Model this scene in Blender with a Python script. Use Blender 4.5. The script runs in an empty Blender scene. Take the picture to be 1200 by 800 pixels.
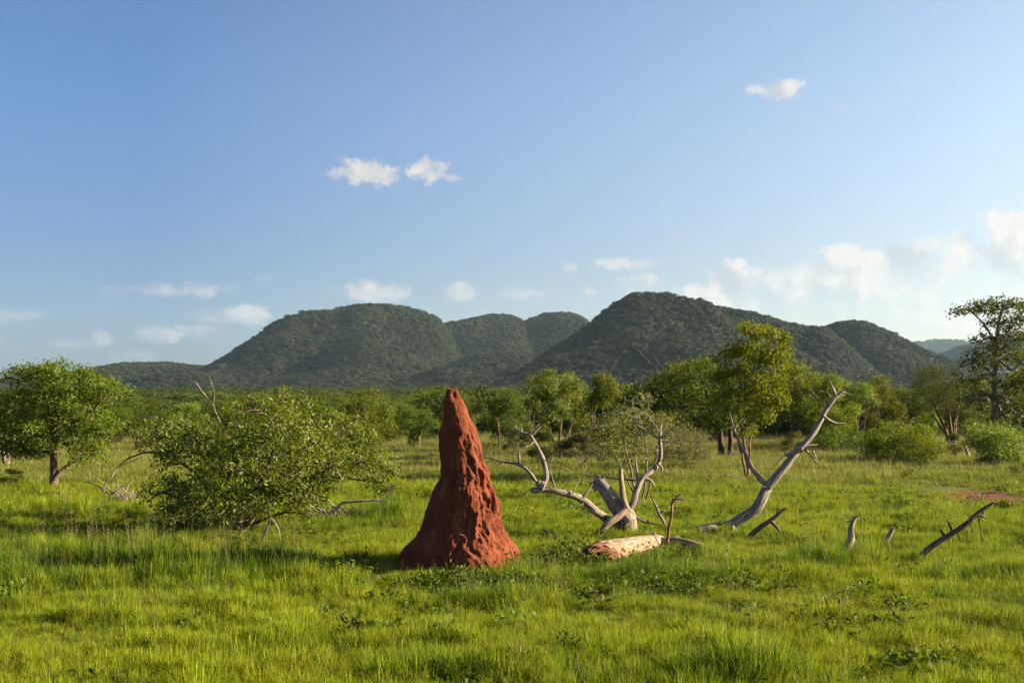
import bpy, math, random
import numpy as np
from mathutils import Vector
from mathutils import noise as mnoise

# ------------------------------------------------------------------ basics
SC = bpy.context.scene
COL = SC.collection
EYE, FPX, HOR, CX = 2.4, 1500.0, 470.0, 600.0
R = math.radians
SUN_EL, SUN_BACK = 21.0, 4.0          # elevation, degrees the sun stands beyond square-right
SUN_DIR = np.array([math.cos(R(SUN_BACK)) * math.cos(R(SUN_EL)), math.sin(R(SUN_BACK)) * math.cos(R(SUN_EL)), math.sin(R(SUN_EL))])


def sstep(a, b, x):
    t = np.clip((x - a) / (b - a), 0, 1)
    return t * t * (3 - 2 * t)


def _hash(ix, iy, iz, seed):
    h = (ix.astype(np.int64) * 374761393 + iy.astype(np.int64) * 668265263 + iz.astype(np.int64) * 2147483647 + seed * 974634777) & 0xFFFFFFFF
    h = ((h ^ (h >> 13)) * 1274126177) & 0xFFFFFFFF
    h = ((h ^ (h >> 16)) * 2246822519) & 0xFFFFFFFF
    h = h ^ (h >> 15)
    return (h & 0xFFFFFF) / float(0xFFFFFF)


def vnoise(x, y, z=None, seed=0):
    x = np.asarray(x, float); y = np.asarray(y, float)
    z = np.zeros_like(x) if z is None else np.asarray(z, float)
    x0, y0, z0 = np.floor(x), np.floor(y), np.floor(z)
    fx, fy, fz = x - x0, y - y0, z - z0
    fx = fx * fx * (3 - 2 * fx); fy = fy * fy * (3 - 2 * fy); fz = fz * fz * (3 - 2 * fz)
    out = 0
    for dx in (0, 1):
        for dy in (0, 1):
            for dz in (0, 1):
                w = (fx if dx else 1 - fx) * (fy if dy else 1 - fy) * (fz if dz else 1 - fz)
                out = out + w * _hash(x0 + dx, y0 + dy, z0 + dz, seed)
    return out


def fbm(x, y, z=None, seed=0, oct=4, gain=0.5):
    s, a, t = 0.0, 1.0, 0.0
    z = np.zeros_like(np.asarray(x, float)) if z is None else z
    f = 1.0
    for k in range(oct):
        s = s + a * vnoise(x * f, y * f, z * f, seed + k * 17)
        t += a
        a *= gain
        f *= 2.03
    return s / t


# ------------------------------------------------------------------ terrain height
def gz(x, y):
    x = np.asarray(x, float); y = np.asarray(y, float)
    near = (fbm(x * 0.30, y * 0.30, seed=3, oct=3) - 0.5) * 0.16 * sstep(6, 12, np.hypot(x, y)) * (1 - sstep(60, 140, np.hypot(x, y)))
    far = (fbm(x * 0.02, y * 0.02, seed=5, oct=2) - 0.5) * 1.2 * sstep(60, 160, np.hypot(x, y)) + (fbm(x * 0.004 + 3.3, y * 0.004, seed=6, oct=2) - 0.5) * 8 * sstep(250, 900, y)
    ped = 0.0095 * np.maximum(y - 150, 0) * sstep(150, 420, y) * (1 - 0.45 * sstep(1700, 4000, y))
    swell = 0.16 * np.exp(-((x + 0.6) / 2.2) ** 2 - ((y - 18.4) / 1.8) ** 2) - 0.10 * np.exp(-((x + 4.2) / 2.6) ** 2 - ((y - 17.6) / 2.2) ** 2)
    return near + far + ped + swell


def gz1(x, y):
    return float(gz(np.array([x]), np.array([y]))[0])


def P(px, py, d):
    """world point that stands at distance d along the view, at height and side read off the photograph"""
    return np.array([(px - CX) / FPX * d, d, EYE + (HOR - py) / FPX * d])


def depth_of(py):
    return EYE * FPX / (py - HOR)


def G(px, py):
    d = depth_of(py)
    for _ in range(3):
        z = gz1((px - CX) / FPX * d, d)
        d = (EYE - z) * FPX / (py - HOR)
    x = (px - CX) / FPX * d
    return np.array([x, d, gz1(x, d)])


# ------------------------------------------------------------------ mesh building
class MB:
    def __init__(self):
        self.V, self.UV, self.F, self.M, self.n = [], [], [], [], 0

    def add(self, V, F, uv=None, mi=0):
        V = np.asarray(V, float); F = np.asarray(F, np.int64)
        self.V.append(V)
        self.UV.append(np.zeros((len(V), 2)) if uv is None else uv)
        self.F.append(F + self.n)
        self.M.append(np.full(len(F), mi, np.int32))
        self.n += len(V)

    def mesh(self, name, mats, smooth=True, origin=(0, 0, 0)):
        V = np.concatenate(self.V) - np.asarray(origin, float)
        UV = np.concatenate(self.UV)
        me = bpy.data.meshes.new(name)
        loops = np.concatenate([f.ravel() for f in self.F])
        tot = np.concatenate([np.full(len(f), f.shape[1], np.int32) for f in self.F])
        start = np.concatenate([[0], np.cumsum(tot)[:-1]]).astype(np.int32)
        me.vertices.add(len(V)); me.vertices.foreach_set("co", V.astype(np.float32).ravel())
        me.loops.add(len(loops)); me.loops.foreach_set("vertex_index", loops.astype(np.int32))
        me.polygons.add(len(tot)); me.polygons.foreach_set("loop_start", start)
        me.polygons.foreach_set("material_index", np.concatenate(self.M))
        me.polygons.foreach_set("use_smooth", np.full(len(tot), smooth, bool))
        uvl = me.uv_layers.new(name="UVMap")
        uvl.data.foreach_set("uv", UV[loops].astype(np.float32).ravel())
        me.update(calc_edges=True); me.validate()
        for m in (mats if isinstance(mats, (list, tuple)) else [mats]):
            me.materials.append(m)
        return me

    def build(self, name, mats, parent=None, smooth=True, origin=(0, 0, 0), link=True):
        o = bpy.data.objects.new(name, self.mesh(name, mats, smooth, origin))
        if link:
            COL.objects.link(o)
        if parent is not None:
            o.parent = parent
        return o


def tag(o, label=None, cat=None, group=None, kind=None):
    if label: o["label"] = label
    if cat: o["category"] = cat
    if group: o["group"] = group
    if kind: o["kind"] = kind
    return o


def thing(name, loc, label, cat, group=None):
    o = bpy.data.objects.new(name, None)
    o.empty_display_size = 0.3
    COL.objects.link(o)
    o.location = [float(v) for v in loc]
    return tag(o, label, cat, group)


def catmull(P_, r, step):
    P_ = np.asarray(P_, float); r = np.asarray(r, float)
    n = len(P_)
    A = np.vstack([2 * P_[0] - P_[1], P_, 2 * P_[-1] - P_[-2]])
    out, ro = [], []
    for i in range(n - 1):
        p0, p1, p2, p3 = A[i], A[i + 1], A[i + 2], A[i + 3]
        L = np.linalg.norm(p2 - p1)
        k = max(2, int(L / step))
        t = np.linspace(0, 1, k, endpoint=False)[:, None]
        out.append(0.5 * ((2 * p1) + (-p0 + p2) * t + (2 * p0 - 5 * p1 + 4 * p2 - p3) * t ** 2 + (-p0 + 3 * p1 - 3 * p2 + p3) * t ** 3))
        ro.append(r[i] + (r[i + 1] - r[i]) * t[:, 0])
    out.append(P_[-1:]); ro.append(r[-1:])
    return np.vstack(out), np.concatenate(ro)


def tube(mb, pts, rad, sides=8, seed=0, lump=0.0, step=None, cap=True, mi=0, wob=0.0, jag=0.0):
    pts = np.asarray(pts, float); rad = np.asarray(rad, float)
    if step is None:
        step = max(rad.mean() * 1.6, 0.02)
    c, r = catmull(pts, rad, step)
    if wob > 0 and len(c) > 3:
        s = np.arange(len(c)) * step
        w = np.stack([vnoise(s * 4.5 + seed * 7.7 + k * 31.3, s * 0 + k, seed=seed + k) - 0.5 for k in range(3)], 1)
        c = c + w * wob * np.minimum(1, np.arange(len(c)) / 3.0)[:, None]
    n = len(c)
    T = np.gradient(c, axis=0); T /= np.linalg.norm(T, axis=1)[:, None] + 1e-9
    ref = np.array([0, 0, 1.0]) if abs(T[0][2]) < 0.9 else np.array([1.0, 0, 0])
    N = np.zeros_like(T)
    a = np.cross(T[0], ref); a /= np.linalg.norm(a)
    for i in range(n):
        a = a - T[i] * np.dot(a, T[i]); a /= np.linalg.norm(a) + 1e-9
        N[i] = a
    B = np.cross(T, N)
    th = np.linspace(0, 2 * np.pi, sides + 1)
    L = np.concatenate([[0], np.cumsum(np.linalg.norm(np.diff(c, axis=0), axis=1))])
    ct, st = np.cos(th), np.sin(th)
    rr = r[:, None] * np.ones(sides + 1)[None]
    if lump > 0:
        q = rad.mean() + 1e-6
        X = ct[None] * 1.3 + seed * 3.17 + 0 * rr; Y = st[None] * 1.3 + 0 * rr; Z = (L / (q * 5))[:, None] + 0 * rr
        rr = rr * (1 + lump * 2 * (fbm(X, Y, Z, seed=seed, oct=3) - 0.5))
    V = c[:, None, :] + N[:, None, :] * (ct[None] * rr)[..., None] + B[:, None, :] * (st[None] * rr)[..., None]
    if jag > 0:                                                   # splintered broken end
        j = (vnoise(ct * 3 + seed, st * 3, seed=seed + 5) - 0.4) * jag
        j[-1] = j[0]
        V[-1] += T[-1][None] * j[:, None]
    uv = np.stack([np.broadcast_to(th[None] / (2 * np.pi) * rad.mean() * 6.28, rr.shape), np.broadcast_to(L[:, None], rr.shape)], -1)
    V = V.reshape(-1, 3); uv = uv.reshape(-1, 2)
    i = np.arange(n - 1)[:, None] * (sides + 1) + np.arange(sides)[None]
    F = np.stack([i, i + 1, i + sides + 2, i + sides + 1], -1).reshape(-1, 4)
    mb.add(V, F, uv, mi)
    if cap:
        for e, sgn in ((0, -1), (n - 1, 1)):
            ring = V[e * (sides + 1):e * (sides + 1) + sides]
            cen = ring.mean(0) + T[e] * sgn * r[e] * (-0.25 if jag > 0 and sgn > 0 else 0.3)
            VV = np.vstack([ring, cen])
            k = np.arange(sides)
            FF = np.stack([k, (k + 1) % sides, np.full(sides, sides)], 1)
            if sgn < 0: FF = FF[:, ::-1]
            uu = np.zeros((sides + 1, 2)); uu[:, 0] = VV[:, 0] ; uu[:, 1] = VV[:, 2]
            mb.add(VV, FF, uu, mi)


# ------------------------------------------------------------------ materials
def mat(name):
    m = bpy.data.materials.new(name)
    m.use_nodes = True
    nt = m.node_tree
    nt.nodes.clear()
    return m, nt


class NT:
    def __init__(self, nt):
        self.nt = nt

    def n(self, typ, **kw):
        nd = self.nt.nodes.new(typ)
        ins = kw.pop("ins", {})
        for k, v in kw.items():
            setattr(nd, k, v)
        for k, v in ins.items():
            if isinstance(v, bpy.types.NodeSocket):
                self.nt.links.new(v, nd.inputs[k])
            else:
                nd.inputs[k].default_value = v
        return nd

    def link(self, a, b):
        self.nt.links.new(a, b)

    def math(self, op, a, b=None, c=None, clamp=False):
        nd = self.n("ShaderNodeMath", operation=op, use_clamp=clamp)
        for i, v in enumerate((a, b, c)):
            if v is None: continue
            if isinstance(v, bpy.types.NodeSocket): self.link(v, nd.inputs[i])
            else: nd.inputs[i].default_value = v
        return nd.outputs[0]

    def noise(self, vec, scale, detail=3.0, rough=0.5, dist=0.0):
        nd = self.n("ShaderNodeTexNoise", ins={"Scale": scale, "Detail": detail, "Roughness": rough, "Distortion": dist})
        if vec is not None: self.link(vec, nd.inputs["Vector"])
        return nd.outputs[0]

    def mix(self, f, a, b, typ="MIX"):
        nd = self.n("ShaderNodeMix", data_type="RGBA", blend_type=typ)
        for s, v in ((0, f), (6, a), (7, b)):
            if isinstance(v, bpy.types.NodeSocket): self.link(v, nd.inputs[s])
            elif s == 0: nd.inputs[0].default_value = v
            else: nd.inputs[s].default_value = tuple(v) + ((1,) if len(v) == 3 else ())
        return nd.outputs[2]

    def ramp(self, f, lo, hi, smooth=True):
        nd = self.n("ShaderNodeMapRange", interpolation_type="SMOOTHSTEP" if smooth else "LINEAR",
                    ins={"Value": f, "From Min": lo, "From Max": hi})
        return nd.outputs[0]


def leaf_material(name, c1, c2, c3, trans=0.38, rough=0.5, spec=0.35, patch=0.25):
    """c1..c3: hues from leaf to leaf and clump to clump (young, mature, drier leaves)"""
    m, nt = mat(name); N = NT(nt)
    geo = N.n("ShaderNodeNewGeometry")
    oi = N.n("ShaderNodeObjectInfo")
    cl = N.noise(geo.outputs["Position"], patch * 6, 2.0)
    rnd = geo.outputs["Random Per Island"]
    a = N.mix(N.ramp(cl, 0.35, 0.65), c1, c2)
    b = N.mix(N.math("MULTIPLY", rnd, 0.55), a, c3)
    hs = N.n("ShaderNodeHueSaturation", ins={"Color": b})
    N.link(N.math("MULTIPLY_ADD", oi.outputs["Random"], 0.03, 0.485), hs.inputs["Hue"])
    v = N.math("MULTIPLY_ADD", oi.outputs["Random"], 0.7, 0.65)
    N.link(v, hs.inputs["Value"])
    pb = N.n("ShaderNodeBsdfPrincipled", ins={"Base Color": hs.outputs[0], "Roughness": rough, "Specular IOR Level": spec})
    tr = N.n("ShaderNodeBsdfTranslucent")
    hs2 = N.n("ShaderNodeHueSaturation", ins={"Color": hs.outputs[0], "Hue": 0.49, "Saturation": 1.1, "Value": 1.25})
    N.link(hs2.outputs[0], tr.inputs["Color"])
    mx = N.n("ShaderNodeMixShader", ins={0: trans, 1: pb.outputs[0], 2: tr.outputs[0]})
    out = N.n("ShaderNodeOutputMaterial")
    N.link(mx.outputs[0], out.inputs["Surface"])
    return m


def grass_material(name, cols, trans=0.4):
    m, nt = mat(name); N = NT(nt)
    geo = N.n("ShaderNodeNewGeometry")
    oi = N.n("ShaderNodeObjectInfo")
    big = N.noise(geo.outputs["Position"], 0.16, 3.0, 0.55)
    mid = N.noise(geo.outputs["Position"], 0.9, 3.0, 0.55)
    a = N.mix(N.ramp(big, 0.36, 0.64), cols[0], cols[1])
    a = N.mix(N.math("MULTIPLY", N.ramp(mid, 0.45, 0.75), 0.6), a, cols[2])
    a = N.mix(N.math("MULTIPLY", N.math("POWER", geo.outputs["Random Per Island"], 4.0), 0.75), a, cols[3])
    hs = N.n("ShaderNodeHueSaturation", ins={"Color": a})
    N.link(N.math("MULTIPLY_ADD", oi.outputs["Random"], 0.03, 0.485), hs.inputs["Hue"])
    N.link(N.math("MULTIPLY_ADD", oi.outputs["Random"], 0.4, 0.8), hs.inputs["Value"])
    pb = N.n("ShaderNodeBsdfPrincipled", ins={"Base Color": hs.outputs[0], "Roughness": 0.6, "Specular IOR Level": 0.10})
    tr = N.n("ShaderNodeBsdfTranslucent", ins={"Color": hs.outputs[0]})
    mx = N.n("ShaderNodeMixShader", ins={0: trans, 1: pb.outputs[0], 2: tr.outputs[0]})
    out = N.n("ShaderNodeOutputMaterial")
    N.link(mx.outputs[0], out.inputs["Surface"])
    return m


def wood_material(name, light, dark, stain, grain=60.0, crack=0.5, rough=0.85):
    m, nt = mat(name); N = NT(nt)
    uv = N.n("ShaderNodeUVMap")
    geo = N.n("ShaderNodeNewGeometry")
    mp = N.n("ShaderNodeMapping", ins={"Vector": uv.outputs[0], "Scale": (grain, grain * 0.10, 1)})
    g1 = N.noise(mp.outputs[0], 1.0, 5.0, 0.65, 0.4)
    big = N.noise(geo.outputs["Position"], 3.5, 4.0, 0.6)
    c = N.mix(N.ramp(g1, 0.42, 0.57), dark, light)
    c = N.mix(N.math("MULTIPLY", N.ramp(big, 0.48, 0.68), 0.75), c, stain)
    h = N.math("ADD", N.math("MULTIPLY", g1, crack), N.math("MULTIPLY", big, 0.4))
    bp = N.n("ShaderNodeBump", ins={"Strength": 1.0, "Distance": 0.03, "Height": h})
    pb = N.n("ShaderNodeBsdfPrincipled", ins={"Base Color": c, "Roughness": rough, "Specular IOR Level": 0.2, "Normal": bp.outputs[0]})
    out = N.n("ShaderNodeOutputMaterial")
    N.link(pb.outputs[0], out.inputs["Surface"])
    return m


M = {}
M["leaf_bright"] = leaf_material("leaf_bright", (0.100, 0.135, 0.006), (0.060, 0.098, 0.007), (0.150, 0.165, 0.010), rough=0.6, spec=0.18)
M["leaf_olive"] = leaf_material("leaf_olive", (0.092, 0.128, 0.010), (0.060, 0.094, 0.008), (0.140, 0.165, 0.020), rough=0.5, spec=0.28)
M["leaf_dark"] = leaf_material("leaf_dark", (0.056, 0.086, 0.007), (0.036, 0.062, 0.006), (0.090, 0.112, 0.010), rough=0.6, spec=0.2)
M["leaf_fresh"] = leaf_material("leaf_fresh", (0.072, 0.108, 0.007), (0.042, 0.072, 0.006), (0.115, 0.140, 0.010), rough=0.6, spec=0.2)
M["leaf_sun"] = leaf_material("leaf_sun", (0.125, 0.170, 0.008), (0.085, 0.130, 0.008), (0.175, 0.198, 0.014), trans=0.42, rough=0.6, spec=0.2)
M["leaf_pale"] = leaf_material("leaf_pale", (0.092, 0.100, 0.026), (0.070, 0.080, 0.020), (0.130, 0.130, 0.045), rough=0.6, spec=0.2)
M["leaf_far"] = leaf_material("leaf_far", (0.031, 0.035, 0.012), (0.011, 0.023, 0.008), (0.041, 0.046, 0.019), trans=0.15, patch=0.004, spec=0.1)
M["leaf_mid"] = leaf_material("leaf_mid", (0.046, 0.068, 0.011), (0.028, 0.047, 0.009), (0.070, 0.084, 0.018), trans=0.3, patch=0.006, spec=0.12)
M["grass"] = grass_material("grass_blade", [(0.170, 0.225, 0.003), (0.118, 0.186, 0.003), (0.225, 0.243, 0.005), (0.31, 0.28, 0.05)])
M["grass_dry"] = grass_material("meadow_grass_blade", [(0.130, 0.185, 0.007), (0.098, 0.155, 0.006), (0.165, 0.192, 0.012), (0.27, 0.23, 0.06)])
M["grass_deep_shade"] = grass_material("deep_shade_grass_blade", [(0.075, 0.150, 0.004), (0.055, 0.120, 0.004), (0.105, 0.168, 0.005), (0.20, 0.19, 0.04)])  # deeper green tall grass, darkened to carry the shadow of the tall patches
M["seed"] = grass_material("grass_seed_head", [(0.25, 0.21, 0.09), (0.22, 0.20, 0.08), (0.27, 0.22, 0.11), (0.32, 0.25, 0.15)])
M["herb"] = leaf_material("herb_leaf", (0.060, 0.095, 0.008), (0.045, 0.078, 0.008), (0.10, 0.125, 0.014), rough=0.6, spec=0.15, patch=0.4)
M["dead"] = wood_material("weathered_wood", (0.290, 0.250, 0.210), (0.075, 0.062, 0.053), (0.150, 0.120, 0.095), grain=55)
M["dead_dark"] = wood_material("dark_weathered_wood", (0.125, 0.098, 0.078), (0.040, 0.032, 0.026), (0.080, 0.058, 0.042), grain=55)
M["log"] = wood_material("barkless_log_wood", (0.260, 0.205, 0.150), (0.105, 0.076, 0.056), (0.200, 0.118, 0.072), grain=40)
M["rot"] = wood_material("rotten_red_wood", (0.18, 0.062, 0.030), (0.04, 0.015, 0.010), (0.22, 0.115, 0.062), grain=30, crack=1.0)
M["bark"] = wood_material("brown_bark", (0.150, 0.105, 0.070), (0.055, 0.038, 0.026), (0.11, 0.075, 0.05), grain=45, crack=1.0)
M["bark_dark"] = wood_material("dark_bark", (0.085, 0.060, 0.042), (0.030, 0.021, 0.015), (0.060, 0.042, 0.030), grain=45, crack=1.0)
M["bark_red"] = wood_material("reddish_bark", (0.235, 0.130, 0.075), (0.085, 0.048, 0.030), (0.17, 0.10, 0.06), grain=45, crack=1.0)
M["bark_grey"] = wood_material("grey_bark", (0.21, 0.175, 0.14), (0.08, 0.065, 0.05), (0.15, 0.125, 0.09), grain=45, crack=1.0)


# red bare earth: places worn through the grass (world x, y, half-widths)
_e1, _e2, _e3 = G(1172, 582), G(846, 512), G(900, 527)
EARTH = [(_e1[0], _e1[1], 1.5, 2.4), (_e1[0] + 2.6, _e1[1] + 0.4, 2.2, 2.2), (-0.78, 18.35, 0.98, 0.72), (_e2[0], _e2[1], 1.7, 11.0), (_e3[0], _e3[1], 0.6, 1.8)]
TRACK = [G(1040, 552), G(1085, 563), G(1130, 576), G(1185, 583)]


def earth_mask(x, y):
    m = np.zeros_like(np.asarray(x, float))
    n = (fbm(x * 1.3, y * 0.8, seed=91, oct=4) - 0.42) * 2.0
    for ex, ey, rx, ry in EARTH:
        q = np.sqrt(((x - ex) / rx) ** 2 + ((y - ey) / ry) ** 2)
        m = np.maximum(m, 1 - sstep(0.75, 1.15, q + n))
    return m


def ground_material():
    m, nt = mat("savanna_soil"); N = NT(nt)
    geo = N.n("ShaderNodeNewGeometry"); pos = geo.outputs["Position"]
    at = N.n("ShaderNodeAttribute", attribute_name="earth")
    n1 = N.noise(pos, 0.35, 4.0, 0.6); n2 = N.noise(pos, 6.0, 5.0, 0.65); n3 = N.noise(pos, 0.02, 3.0)
    sw = N.mix(N.ramp(n1, 0.35, 0.65), (0.060, 0.075, 0.012), (0.085, 0.105, 0.016))
    sw = N.mix(N.math("MULTIPLY", N.ramp(n2, 0.5, 0.7), 0.5), sw, (0.075, 0.058, 0.026))
    farc = N.mix(N.ramp(n3, 0.4, 0.6), (0.060, 0.075, 0.018), (0.085, 0.092, 0.024))
    sep = N.n("ShaderNodeSeparateXYZ", ins={0: pos})
    sw = N.mix(N.ramp(sep.outputs[1], 90.0, 200.0), sw, farc)
    red = N.mix(n2, (0.085, 0.032, 0.016), (0.145, 0.058, 0.028))
    c = N.mix(at.outputs["Fac"], sw, red)
    bp = N.n("ShaderNodeBump", ins={"Strength": 0.7, "Distance": 0.05, "Height": n2})
    pb = N.n("ShaderNodeBsdfPrincipled", ins={"Base Color": c, "Roughness": 0.95, "Specular IOR Level": 0.1, "Normal": bp.outputs[0]})
    out = N.n("ShaderNodeOutputMaterial"); N.link(pb.outputs[0], out.inputs["Surface"])
    return m


def hill_material():
    m, nt = mat("hill_scrub_soil"); N = NT(nt)
    geo = N.n("ShaderNodeNewGeometry"); pos = geo.outputs["Position"]
    n1 = N.noise(pos, 0.02, 4.0, 0.6); n2 = N.noise(pos, 0.25, 4.0, 0.65)
    c = N.mix(N.ramp(n1, 0.35, 0.65), (0.020, 0.026, 0.009), (0.036, 0.038, 0.014))
    c = N.mix(N.math("MULTIPLY", N.ramp(n2, 0.55, 0.7), 0.6), c, (0.085, 0.062, 0.040))
    pb = N.n("ShaderNodeBsdfPrincipled", ins={"Base Color": c, "Roughness": 0.95, "Specular IOR Level": 0.1})
    out = N.n("ShaderNodeOutputMaterial"); N.link(pb.outputs[0], out.inputs["Surface"])
    return m


def mound_material():
    m, nt = mat("red_termite_clay"); N = NT(nt)
    tc = N.n("ShaderNodeTexCoord"); v = tc.outputs["Object"]
    n1 = N.noise(v, 2.2, 5.0, 0.6); n2 = N.noise(v, 16.0, 6.0, 0.7); n3 = N.noise(v, 55.0, 4.0, 0.7)
    c = N.mix(N.ramp(n1, 0.35, 0.65), (0.105, 0.027, 0.013), (0.155, 0.041, 0.019))
    c = N.mix(N.math("MULTIPLY", N.ramp(n2, 0.52, 0.72), 0.45), c, (0.24, 0.074, 0.032))
    mp = N.n("ShaderNodeMapping", ins={"Vector": v, "Scale": (7.0, 7.0, 1.1)})
    st = N.noise(mp.outputs[0], 1.0, 5.0, 0.65)
    c = N.mix(N.math("MULTIPLY", N.ramp(st, 0.50, 0.66), 0.40), c, (0.235, 0.098, 0.052))
    c = N.mix(N.math("MULTIPLY", N.ramp(st, 0.46, 0.34), 0.45), c, (0.082, 0.022, 0.011))
    vo = N.n("ShaderNodeTexVoronoi", ins={"Vector": v, "Scale": 26.0})
    pit = N.ramp(vo.outputs["Distance"], 0.05, 0.35)
    h = N.math("ADD", N.math("MULTIPLY", n2, 0.7), N.math("ADD", N.math("MULTIPLY", n3, 0.25), N.math("MULTIPLY", pit, 0.25)))
    bp = N.n("ShaderNodeBump", ins={"Strength": 0.85, "Distance": 0.05, "Height": h})
    pb = N.n("ShaderNodeBsdfPrincipled", ins={"Base Color": c, "Roughness": 0.95, "Specular IOR Level": 0.12, "Normal": bp.outputs[0]})
    out = N.n("ShaderNodeOutputMaterial"); N.link(pb.outputs[0], out.inputs["Surface"])
    return m


def plain_material(name, c1, c2, scale=8.0, rough=0.9, bump=0.02):
    m, nt = mat(name); N = NT(nt)
    tc = N.n("ShaderNodeTexCoord")
    n1 = N.noise(tc.outputs["Object"], scale, 5.0, 0.65)
    c = N.mix(N.ramp(n1, 0.35, 0.65), c1, c2)
    bp = N.n("ShaderNodeBump", ins={"Strength": 0.7, "Distance": bump, "Height": n1})
    pb = N.n("ShaderNodeBsdfPrincipled", ins={"Base Color": c, "Roughness": rough, "Specular IOR Level": 0.15, "Normal": bp.outputs[0]})
    out = N.n("ShaderNodeOutputMaterial"); N.link(pb.outputs[0], out.inputs["Surface"])
    return m


# ------------------------------------------------------------------ ground sheet
def grid_faces(nu, nv):
    i = np.arange(nv - 1)[:, None] * nu + np.arange(nu - 1)[None]
    return np.stack([i, i + 1, i + nu + 1, i + nu], -1).reshape(-1, 4)


def build_ground():
    nu, nv = 520, 560
    t = np.linspace(-1, 1, nu)
    xs = np.sign(t) * (np.abs(t) ** 4 * 5960 + np.abs(t) * 40)
    s = np.linspace(-0.55, 1, nv)
    ys = np.sign(s) * (np.abs(s) ** 4 * 5900 + np.abs(s) * 100) + 8
    X, Y = np.meshgrid(xs, ys)
    Z = gz(X, Y) - 0.03 * earth_mask(X, Y)
    mb = MB()
    mb.add(np.stack([X, Y, Z], -1).reshape(-1, 3), grid_faces(nu, nv))
    o = mb.build("ground", ground_material())
    a = o.data.attributes.new("earth", "FLOAT", "POINT")
    a.data.foreach_set("value", earth_mask(X, Y).ravel().astype(np.float32))
    tag(o, "grassy savanna ground with worn red earth patches", "ground", kind="structure")
    return o


ground = build_ground()

# ------------------------------------------------------------------ hills
HILL_M = hill_material()


def build_hill(px0, px1, r0, r1, domes, sil, label, seed, nu=260, nv=150, down=3.0):
    """a heightfield of overlapping rounded summits; the skyline of each bearing is matched to the photographed ridge"""
    px = np.linspace(px0, px1, nu); rr = np.linspace(r0, r1, nv)
    PX, RR = np.meshgrid(px, rr)
    X = (PX - CX) / FPX * RR; Y = RR
    K = 5.0
    acc = np.zeros_like(X)
    for (dpx, ytop, D, wl, wr, wd, pw) in domes:
        cx = (dpx - CX) / FPX * D
        zt = EYE + (HOR - ytop) / FPX * D
        dx = X - cx
        w = np.where(dx < 0, wl, wr) / FPX * D
        q = np.sqrt((dx / w) ** 2 + ((Y - D) / wd) ** 2)
        h = np.where(q < 1, np.cos(np.minimum(q, 1) * np.pi / 2) ** pw * zt, 0) - np.maximum(q - 1, 0) * 20
        acc = acc + np.exp(np.clip(h, -60, 400) / K)
    g = gz(X, Y)
    rid = 1 - 2 * np.abs(fbm(X * 0.0075, Y * 0.0075, seed=seed, oct=3) - 0.5)
    H = np.log(acc + 1e-9) * K
    H = H * (0.80 + 0.26 * rid) + (fbm(X * 0.03, Y * 0.03, seed=seed + 3, oct=3) - 0.5) * 7
    v = (H - EYE) / RR * FPX
    vmax = v.max(0)
    sx, sy = np.array(sil, float).T
    tgt = HOR - np.interp(px, sx, sy) - down
    fac = np.clip(tgt / np.maximum(vmax, 4), 0.2, 5.0)
    k = np.ones(5) / 5
    fac = np.convolve(np.pad(fac, 2, mode="edge"), k, mode="valid")
    H = EYE + (H - EYE) * fac[None]
    edge = np.minimum(sstep(0, 0.05, (PX - px0) / (px1 - px0)), sstep(0, 0.05, (px1 - PX) / (px1 - px0)))
    H = np.where(edge < 1, H * edge - 25 * (1 - edge), H)
    Z = np.where(H > g, H, np.maximum(H, g - 4))
    mb = MB()
    mb.add(np.stack([X, Y, Z], -1).reshape(-1, 3), grid_faces(nu, nv))
    o = mb.build("hill", HILL_M)
    tag(o, label, "hill", kind="structure")
    Zs = Z.copy()
    return X, Y, Zs, g


SIL_L = [(40, 447), (90, 437), (115, 430), (140, 426), (190, 425), (240, 430), (250, 428), (270, 415), (290, 402), (308, 388), (325, 376), (345, 369), (360, 366), (395, 362), (425, 357),
         (450, 359), (470, 360), (490, 364), (505, 370), (518, 377), (527, 379), (545, 375), (575, 369), (597, 370), (613, 376), (625, 373), (640, 368), (665, 366), (682, 371), (695, 382), (740, 410), (800, 425), (850, 440)]
SIL_R = [(560, 462), (600, 444), (620, 430), (640, 417), (660, 403), (680, 391), (695, 378), (710, 366), (725, 355), (740, 347), (757, 344), (780, 346), (800, 349), (825, 355), (850, 360), (875, 366), (900, 372), (925, 380),
         (950, 385), (965, 383), (985, 378), (1000, 376), (1015, 378), (1030, 384), (1050, 393), (1070, 403), (1085, 411), (1100, 417), (1130, 428), (1180, 440), (1260, 455)]
SIL_F = [(1040, 436), (1075, 428), (1100, 416), (1120, 409), (1145, 402), (1175, 397), (1200, 394), (1240, 396), (1300, 405), (1400, 430)]
SIL_B = [(950, 425), (1000, 415), (1050, 404), (1075, 399), (1100, 395), (1125, 397), (1150, 400), (1200, 396), (1260, 405), (1350, 430)]

hL = build_hill(-60, 900, 1240, 2500,
                [(425, 357, 1800, 205, 150, 330, .8), (345, 369, 1720, 110, 90, 260, .9), (575, 369, 1980, 110, 90, 340, .9), (660, 366, 2020, 90, 130, 340, .8), (490, 372, 1760, 90, 60, 260, 1.0),
                 (180, 425, 1950, 120, 150, 260, .7), (300, 415, 1600, 90, 110, 170, 1.0), (430, 405, 1560, 110, 120, 170, 1.0), (570, 418, 1600, 80, 110, 200, 1.0), (210, 440, 1480, 120, 150, 130, 1.3), (400, 437, 1430, 130, 160, 130, 1.3), (520, 441, 1420, 90, 120, 110, 1.3), (620, 438, 1450, 90, 120, 120, 1.3), (400, 440, 1500, 360, 330, 230, 1.7), (150, 441, 1650, 200, 200, 260, 1.6), (770, 410, 1950, 110, 130, 250, .9)],
                SIL_L, "big rounded hill on the left, bushy and green with three low summits", 11)
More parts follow.
